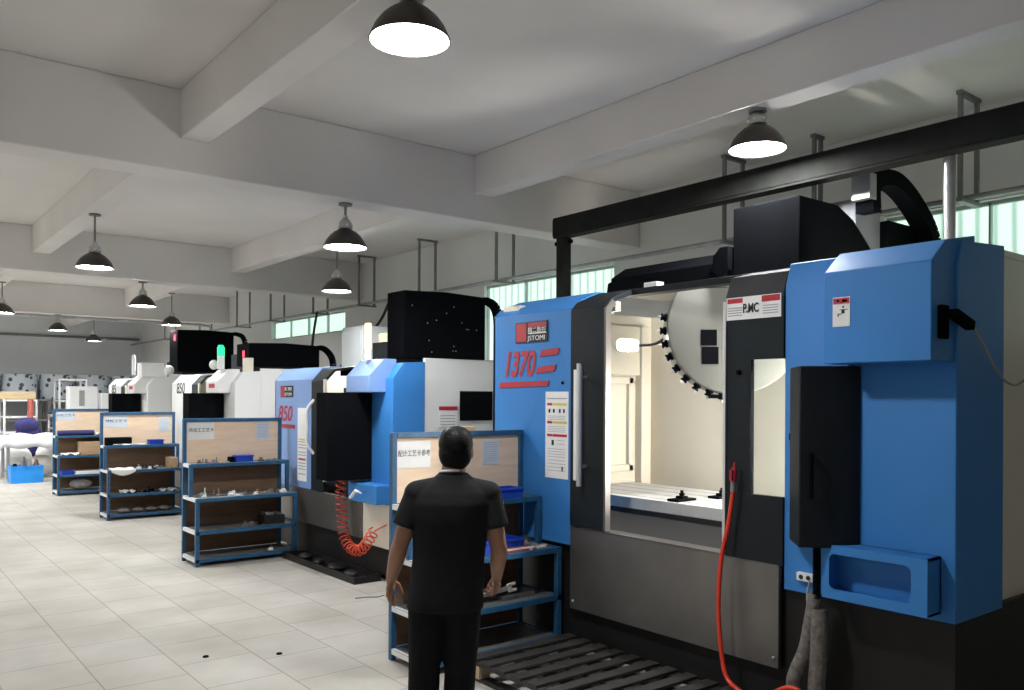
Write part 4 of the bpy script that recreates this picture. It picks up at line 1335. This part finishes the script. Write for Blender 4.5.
for k, (x, y, lb) in enumerate([(2.0, 6.02, 'small black rubber plug on the pale floor tile, left one'), (2.44, 5.77, 'small black rubber plug on the pale floor tile, right one')]):
    tag(MB().lathe([(0.022, 0.0), (0.02, 0.008), (0.001, 0.010)], Matrix.Translation((x, y, 0.0005)), 12).build('floor_plug', 'black', origin=(x, y, 0)), lb, 'plug')
tag(MB().tube(spline([(3.66, 6.93, 0.006), (3.75, 6.91, 0.006), (3.85, 6.86, 0.006), (3.93, 6.88, 0.006)], 5), 0.006, 6).build('floor_wire', 'greycable', origin=(3.8, 6.9, 0)), 'thin brown wire lying on the floor left of the man', 'wire')

# ------------------------------------------------------------------ far left corner: stores
def frame_tubes(name, segs, r, m, label, cat, origin):
    b = MB()
    for a, c in segs:
        b.tube([a, c], r, 6)
    return tag(b.build(name, m, origin=origin), label, cat)


def rack_cart(x0, x1, y0, y1, h, levels, label):
    segs = []
    for x in (x0, x1):
        for y in (y0, y1):
            segs.append(((x, y, 0), (x, y, h)))
    for z in levels:
        segs += [((x0, y0, z), (x1, y0, z)), ((x0, y1, z), (x1, y1, z)), ((x0, y0, z), (x0, y1, z)), ((x1, y0, z), (x1, y1, z))]
    return frame_tubes('pipe_trolley', segs, 0.028, 'whiteplastic', label, 'trolley', (x0, y0, 0))


# covered table
t = thing('packing_table', (3.35, 21.6, 0), 'table draped with a thick white sheet behind the bright blue bin', 'table')
for x in (2.72, 4.05):
    for y in (21.2, 22.0):
        MB().box(x, x + 0.06, y, y + 0.06, 0, 0.86).build('leg', 'alu', t)
MB().box(2.65, 4.2, 21.1, 22.1, 0.86, 0.90).build('tabletop', 'palepine', t)
b = MB()
n = 28
vs, fs = [], []
prof = [(21.02, 0.70), (21.02, 0.84), (21.05, 0.945), (21.3, 0.975), (21.9, 0.975), (22.15, 0.955), (22.18, 0.72)]
for i in range(n + 1):
    x = 2.55 + 1.72 * i / n
    for j, (y, z) in enumerate(prof):
        vs.append((x, y + 0.015 * math.sin(i * 1.1 + j), z + 0.025 * math.sin(i * 0.7 + j * 0.5) - (0.12 if (i in (0, n)) else 0)))
k = len(prof)
for i in range(n):
    for j in range(k - 1):
        fs.append((i * k + j, (i + 1) * k + j, (i + 1) * k + j + 1, i * k + j + 1))
o = b.add(vs, fs, 0, True).build('dust_sheet', 'whiteplastic', origin=(3.4, 21.6, 0.9))
o.modifiers.new('solid', 'SOLIDIFY').thickness = 0.012
tag(o, 'thick white sheet draped over the table at far left', 'sheet')
bin_box('storage_bin', 2.68, 3.28, 20.25, 20.75, 0, 0.36, 'brightbin', 'bright blue plastic bin on the floor before the white-draped table', 'bin')
for k, (x, m_, h) in enumerate([(2.78, 'black', 0.40), (2.93, 'iron', 0.55), (3.05, 'rag', 0.50), (3.18, 'brownply', 0.48)]):
    o = MB().lathe([(0.045, 0.02), (0.05, h * 0.8), (0.03, h), (0.001, h)], Matrix.Translation((x, 20.5, 0)), 10).build('bottle', m_, origin=(x, 20.5, 0.01))
    tag(o, ['dark bottle at the left in the bright blue bin', 'tall grey bottle in the bright blue bin', 'pale grey bottle in the bright blue bin', 'brown bottle at the right in the bright blue bin'][k], 'bottle')
for k, (x0, y, w, h) in enumerate([(2.7, 22.75, 0.75, 0.5), (3.5, 22.75, 0.7, 0.55), (3.17, 21.66, 0.56, 0.36)]):
    tag(MB().ball((x0 + w / 2, y, h * 0.7), (w / 2, 0.3, h * 0.7), 16, 10).build('sack', 'paper', origin=(x0, y, 0)), ['white plastic sack under the left of the draped table', 'white plastic sack under the right of the draped table', 'smaller white plastic sack in front of the other two, right under the draped table'][k], 'sack')
rack_cart(3.05, 3.75, 24.2, 25.0, 1.75, (0.9, 1.3, 1.72), 'white pipe trolley behind the left end of the draped table')
rack_cart(4.15, 4.75, 24.05, 24.9, 1.35, (0.6, 1.0, 1.33), 'lower white pipe trolley in the middle behind the draped table')
rack_cart(4.45, 5.1, 25.2, 25.9, 2.3, (1.0, 1.7, 2.28), 'tall white pipe frame before the spotted wrapped rolls')
tag(MB().box(2.7, 3.75, 24.3, 24.9, 1.755, 1.95).build('plank_stack', 'palepine', origin=(3.2, 24.6, 1.755), bevel=0.01), 'tan planks laid on the white pipe trolley', 'planks')
tag(MB().tube([(3.55, 23.9, 0), (3.6, 24.05, 1.75)], 0.07, 8).build('red_pole', 'pinkmetal', origin=(3.55, 23.9, 0)), 'leaning dull red pole in front of the white pipe trolley', 'pole')
tag(MB().ball((3.45, 23.3, 0.62), (0.34, 0.26, 0.61), 16, 10).ball((3.40, 23.25, 1.12), (0.27, 0.22, 0.20), 14, 8).build('cloth_bundle', 'purple', origin=(3.45, 23.3, 0)), 'navy cloth bundle heaped behind the white-draped table', 'cloth')
tag(MB().box(4.25, 4.45, 24.2, 24.5, 1.36, 1.46).box(4.27, 4.40, 24.2, 24.5, 0.02, 1.34).build('board_stack', 'brownply', origin=(4.3, 24.3, 0)), 'brown boards standing inside the lower pipe trolley', 'boards')
# store rack along the far wall and the spotted rolls on it
t = thing('storage_rack', (4.5, 26.4, 0), 'grey storage rack along the far wall under the spotted rolls', 'rack')
for x in (2.3, 4.3, 6.3):
    for y in (26.0, 26.75):
        MB().box(x, x + 0.08, y, y + 0.08, 0, 1.70).build('post', 'conduit', t)
for z in (0.5, 1.15, 1.70):
    MB().box(2.3, 6.38, 25.98, 26.85, z, z + 0.05).build('shelf_board', 'conduit', t)
for k, (x, w) in enumerate([(2.75, 0.43), (3.68, 0.42), (4.60, 0.42), (5.5, 0.42), (6.35, 0.36)]):
    b = MB().lathe([(0.02, 0), (w, 0), (w + 0.01, 0.02), (w + 0.01, 0.66), (w, 0.68), (0.02, 0.68)], Matrix.Translation((x, 26.42, 1.752)), 24)
    tag(b.build('wrapped_roll', 'spotted', origin=(x, 26.42, 1.752)),
        ['spotted grey wrapped roll cut by the left edge of the picture', 'spotted grey wrapped roll second from left on the far rack', 'spotted grey wrapped roll behind the tall white pipe frame',
         'spotted grey wrapped roll above the stacked white cartons', 'spotted grey wrapped roll beside the farthest white machine'][k], 'roll')
for k, (x0, x1, y0, z0, z1) in enumerate([(4.2, 4.85, 22.6, 0, 0.85), (4.2, 4.85, 22.6, 0.85, 1.5), (4.22, 4.83, 22.6, 1.5, 2.08), (4.92, 5.6, 22.6, 0, 0.95), (4.92, 5.6, 22.6, 0.95, 1.92)]):
    tag(MB().box(x0, x1, y0, y0 + 0.5, z0, z1, 0).box(x0 + 0.2, x0 + 0.32, y0 - 0.003, y0, z0 + 0.1, z1 - 0.1, 1).build('white_carton', ['whiteplastic', 'greyink'], origin=(x0, y0, z0), bevel=0.01),
        ['white carton at the bottom of the left stack behind the far racks', 'white carton in the middle of the left stack behind the far racks', 'topmost white carton of the left stack behind the far racks',
         'white carton at the bottom of the right stack behind the far racks', 'topmost white carton of the right stack behind the far racks'][k], 'carton')

# ------------------------------------------------------------------ the man, seen from behind
man = thing('person', (0, 0, 0), 'person in black T-shirt and trousers seen from behind, holding a spanner before the near rack', 'person')
hip_c = -0.03


def finger(b, base, d, length, curl, axis, r):
    """three phalanges bending round axis"""
    p = Vector(base)
    d = Vector(d).normalized()
    ls = (0.45, 0.32, 0.23)
    for i, l in enumerate(ls):
        d = Matrix.Rotation(curl * (0.7 if i == 0 else 1.0), 3, axis) @ d
        q = p + d * length * l
        b.capsule(p, q, r * (1 - 0.10 * i), r * (0.93 - 0.10 * i), 8)
        p = q


def hand(b, wrist, d, side, palm_n, curl):
    """palm_n points out of the palm; fingers curl towards it"""
    d = Vector(d).normalized()
    palm_n = Vector(palm_n).normalized()
    across = d.cross(palm_n).normalized()          # towards one edge of the palm
    thumb_dir = across * side
    w = Vector(wrist)
    for k in range(4):
        o = (0.5 - k / 3) * 0.062
        base = w + d * (0.088 - 0.006 * abs(k - 1)) + thumb_dir * o
        b.capsule(w + d * 0.01 + thumb_dir * o * 0.55, base, 0.016, 0.0125, 10)
        ax = d.cross(palm_n)
        finger(b, base, d, (0.070, 0.078, 0.073, 0.058)[k], curl, ax, (0.0098, 0.0100, 0.0096, 0.0085)[k])
    b.ball(w + d * 0.05, 0.026, 12, 8)
    tb = w + d * 0.025 + thumb_dir * 0.026
    b.capsule(tb, tb + (d * 0.6 + thumb_dir * 0.5 + palm_n * 0.5).normalized() * 0.042, 0.0155, 0.012, 10)
    t2 = tb + (d * 0.6 + thumb_dir * 0.5 + palm_n * 0.5).normalized() * 0.042
    t3 = t2 + (d * 0.9 + thumb_dir * 0.05 + palm_n * 0.45).normalized() * 0.032
    b.capsule(t2, t3, 0.0115, 0.0105, 10)
    b.capsule(t3, t3 + (d * 0.9 - thumb_dir * 0.1 + palm_n * 0.5).normalized() * 0.022, 0.0102, 0.0085, 10)


SHL, SHR = Vector((-0.170, 0.0, 1.372)), Vector((0.180, 0.0, 1.372))
ELL, ELR = Vector((-0.258, -0.015, 1.105)), Vector((0.238, -0.02, 1.10))
WRL, WRR = Vector((-0.315, 0.10, 0.915)), Vector((0.225, 0.14, 0.925))
body = MB()
# head, jaw, neck, ears, nose
HC = Vector((0.018, 0.035, 1.592))
body.ball(HC + Vector((0, -0.012, 0.012)), (0.078, 0.093, 0.098), 20, 14)
body.ball(HC + Vector((0, 0.035, -0.045)), (0.060, 0.065, 0.075), 16, 10)
body.ball(HC + Vector((0, 0.105, -0.015)), (0.013, 0.020, 0.020), 10, 6)
body.ball(HC + Vector((0, 0.094, -0.062)), (0.026, 0.012, 0.009), 10, 6)
for sg in (-1, 1):
    body.ball(HC + Vector((sg * 0.080, 0.0, -0.018)), (0.010, 0.020, 0.032), 10, 8)
    body.ball(HC + Vector((sg * 0.032, 0.085, 0.008)), (0.014, 0.010, 0.009), 8, 6)
body.capsule((0.005, -0.01, 1.42), (0.012, 0.012, 1.54), 0.066, 0.058, 18)
# trunk
body.ball((0, 0, 1.30), (0.155, 0.10, 0.13), 20, 12)
body.capsule((-0.12, 0, 1.365), (0.13, 0, 1.365), 0.045, 0.045)
body.ball((-0.01, 0.01, 1.12), (0.145, 0.10, 0.16), 20, 12)
body.ball((hip_c, 0, 0.93), (0.155, 0.11, 0.14), 20, 12)
# arms
for S, E_, W_ in ((SHL, ELL, WRL), (SHR, ELR, WRR)):
    body.capsule(S + Vector((0, 0, -0.02)), S.lerp(E_, 0.5), 0.046, 0.047)
    body.capsule(S.lerp(E_, 0.5), E_, 0.050, 0.042)
    body.capsule(E_, E_.lerp(W_, 0.35), 0.043, 0.043)
    body.capsule(E_.lerp(W_, 0.35), W_, 0.043, 0.028)
# legs
LEGS = [((-0.115, 0, 0.86), (-0.135, 0.02, 0.47), (-0.14, -0.02, 0.09)), ((0.055, 0, 0.86), (0.045, 0.03, 0.47), (0.03, 0.0, 0.09))]
for h_, k_, a_ in LEGS:
    body.capsule(h_, k_, 0.085, 0.056)
    body.capsule(k_, Vector(k_).lerp(Vector(a_), 0.3), 0.054, 0.056)
    body.capsule(Vector(k_).lerp(Vector(a_), 0.3), a_, 0.056, 0.040)
    body.capsule(a_, Vector(a_) + Vector((0, 0.14, -0.05)), 0.038, 0.034)
hand(body, WRL, (-0.12, 0.38, -0.92), -1, (0.9, -0.2, -0.1), 0.34)
hand(body, WRR, (-0.05, 0.42, -0.90), 1, (-0.9, 0.1, 0.15), 0.95)
bo = body.build('body', 'skin', man, remesh=0.0062, smooth_iter=3)
# hair
hr = MB()
hr.ball(HC + Vector((0, -0.020, 0.027)), (0.088, 0.101, 0.090), 24, 16)
hr.ball(HC + Vector((0, -0.052, -0.025)), (0.083, 0.064, 0.085), 20, 12)
hr.ball(HC + Vector((0, 0.040, 0.055)), (0.080, 0.065, 0.060), 16, 10)
rnd = random.Random(5)
for k in range(70):
    a = rnd.uniform(0, 2 * PI)
    t = rnd.uniform(0.1, 2.0)
    d = Vector((math.sin(t) * math.cos(a), math.sin(t) * math.sin(a), math.cos(t)))
    if not (t < 0.75 or (t > 1.65 and d.y < -0.1)):
        continue
    p = HC + Vector((0.086 * d.x, -0.022 + 0.099 * d.y, 0.025 + 0.088 * d.z))
    dn = Vector((d.x * 0.5, d.y * 0.5, -0.8)) if d.z < 0.6 else Vector((rnd.uniform(-1, 1), rnd.uniform(-0.2, 1), 0.15))
    hr.capsule(p - d * 0.006, p - d * 0.006 + dn.normalized() * 0.014, 0.010, 0.005, 6)
hr.build('hair', 'hair', man, remesh=0.005, smooth_iter=5)
# T-shirt
def loft(b, secs, n=36, p=2.3):
    vs, fs = [], []
    for z, cx, cy, rx, ry in secs:
        for j in range(n):
            w = 2 * PI * j / n
            c_, s_ = math.cos(w), math.sin(w)
            vs.append((cx + rx * math.copysign(abs(c_) ** (2 / p), c_), cy + ry * math.copysign(abs(s_) ** (2 / p), s_), z))
    m = len(secs)
    for i in range(m - 1):
        for j in range(n):
            fs.append((i * n + j, i * n + (j + 1) % n, (i + 1) * n + (j + 1) % n, (i + 1) * n + j))
    fs += [tuple(range(n - 1, -1, -1)), tuple(range((m - 1) * n, m * n))]
    return b.add(vs, fs, 0, True)


ts = MB()
loft(ts, [(0.80, -0.03, 0.0, 0.192, 0.135), (0.86, -0.028, 0.0, 0.190, 0.135), (0.95, -0.022, 0.0, 0.184, 0.130), (1.05, -0.014, 0.0, 0.180, 0.128), (1.15, -0.008, 0.0, 0.186, 0.132),
          (1.25, -0.002, -0.005, 0.196, 0.135), (1.33, 0.003, -0.008, 0.200, 0.128), (1.38, 0.005, -0.008, 0.188, 0.108), (1.415, 0.006, -0.008, 0.150, 0.090), (1.445, 0.007, -0.008, 0.105, 0.078), (1.472, 0.008, -0.008, 0.076, 0.070)])
for S, E_, sg in ((SHL, ELL, -1), (SHR, ELR, 1)):
    dirn = (E_ - S).normalized()
    q = Matrix.Translation(S) @ dirn.to_track_quat('Z', 'Y').to_matrix().to_4x4()
    ts.lathe([(0.001, -0.062), (0.030, -0.055), (0.052, -0.035), (0.064, 0.0), (0.068, 0.05), (0.071, 0.11), (0.075, 0.175)], q, 24)
for S, sg in ((SHL, -1), (SHR, 1)):
    ts.capsule((sg * 0.085 + 0.006, -0.005, 1.398), S + Vector((0, -0.002, -0.004)), 0.058, 0.070)
    ts.capsule(S + Vector((-sg * 0.03, 0, -0.02)), S + Vector((-sg * 0.015, 0, -0.13)), 0.07, 0.05)
ts.build('t_shirt', 'shirt', man, remesh=0.0075, smooth_iter=8)
cl = MB()
ring = [Vector((0.007 + 0.068 * math.cos(a), -0.006 + 0.064 * math.sin(a), 1.468 + 0.010 * -math.sin(a))) for a in [2 * PI * i / 28 for i in range(29)]]
cl.tube(ring, 0.0085, 8)
cl.build('collar', 'shirt', man)
cw = MB()
ring = [Vector((0.007 + 0.062 * math.cos(a), -0.006 + 0.058 * math.sin(a), 1.479 + 0.010 * -math.sin(a))) for a in [PI * 1.05 + PI * 0.62 * i / 14 for i in range(15)]]
cw.tube(ring, 0.008, 8)
cw.build('undershirt_collar', 'whiteplastic', man)
# trousers
tr = MB()
tr.ball((hip_c, 0, 0.90), (0.172, 0.118, 0.14), 24, 14)
for h_, k_, a_ in LEGS:
    h_, k_, a_ = Vector(h_), Vector(k_), Vector(a_)
    tr.capsule(h_ + Vector((0, 0, 0.02)), k_, 0.104, 0.080)
    tr.lathe([(0.080, 0), (0.078, 0.16), (0.082, 0.30), (0.074, 0.36)], Matrix.Translation(k_) @ (a_ - k_).to_track_quat('Z', 'Y').to_matrix().to_4x4(), 20)
tr.build('trousers', 'trousers', man, remesh=0.0075, smooth_iter=3)
for h_, k_, a_ in LEGS:
    a_ = Vector(a_)
    s = MB()
    s.ball((a_.x, a_.y + 0.0, 0.055), (0.050, 0.075, 0.055), 14, 8)
    s.ball((a_.x, a_.y + 0.12, 0.045), (0.052, 0.12, 0.045), 16, 8)
    sh = s.build('shoe', 'shoe', man, remesh=0.006, smooth_iter=2)
man.location = (2.37, 3.48, 0)
man.rotation_euler = (0, 0, -YAW)

# spanner held in the right hand (placed in the man's own directions)
MM = Matrix.Translation(man.location) @ Matrix.Rotation(-YAW, 4, 'Z')
hp = WRR + Vector((-0.05, 0.42, -0.90)).normalized() * 0.105 + Vector((-0.024, 0, 0))
u = Vector((0.93, 0.30, 0.22)).normalized()
sp = MB()
A = MM @ (hp - u * 0.13)
B = MM @ (hp + u * 0.10)
uw = (B - A).normalized()
nw = uw.cross(Vector((0, 0, 1))).normalized()
vw = nw.cross(uw)
sp.obox((A + B) / 2, uw * (B - A).length, vw * 0.020, nw * 0.008, 0)
for P_, sg in ((A, -1), (B, 1)):
    for s2 in (-1, 1):
        sp.obox(P_ + uw * sg * 0.018 + vw * 0.016 * s2, uw * 0.04, vw * 0.013, nw * 0.012, 1 if sg > 0 else 0)
    sp.obox(P_ + uw * sg * 0.002, uw * 0.022, vw * 0.04, nw * 0.012, 1 if sg > 0 else 0)
tag(sp.build('spanner', ['iron', 'brightsteel'], origin=tuple(MM @ hp)), 'steel open-ended spanner gripped in the man\'s right hand', 'spanner')
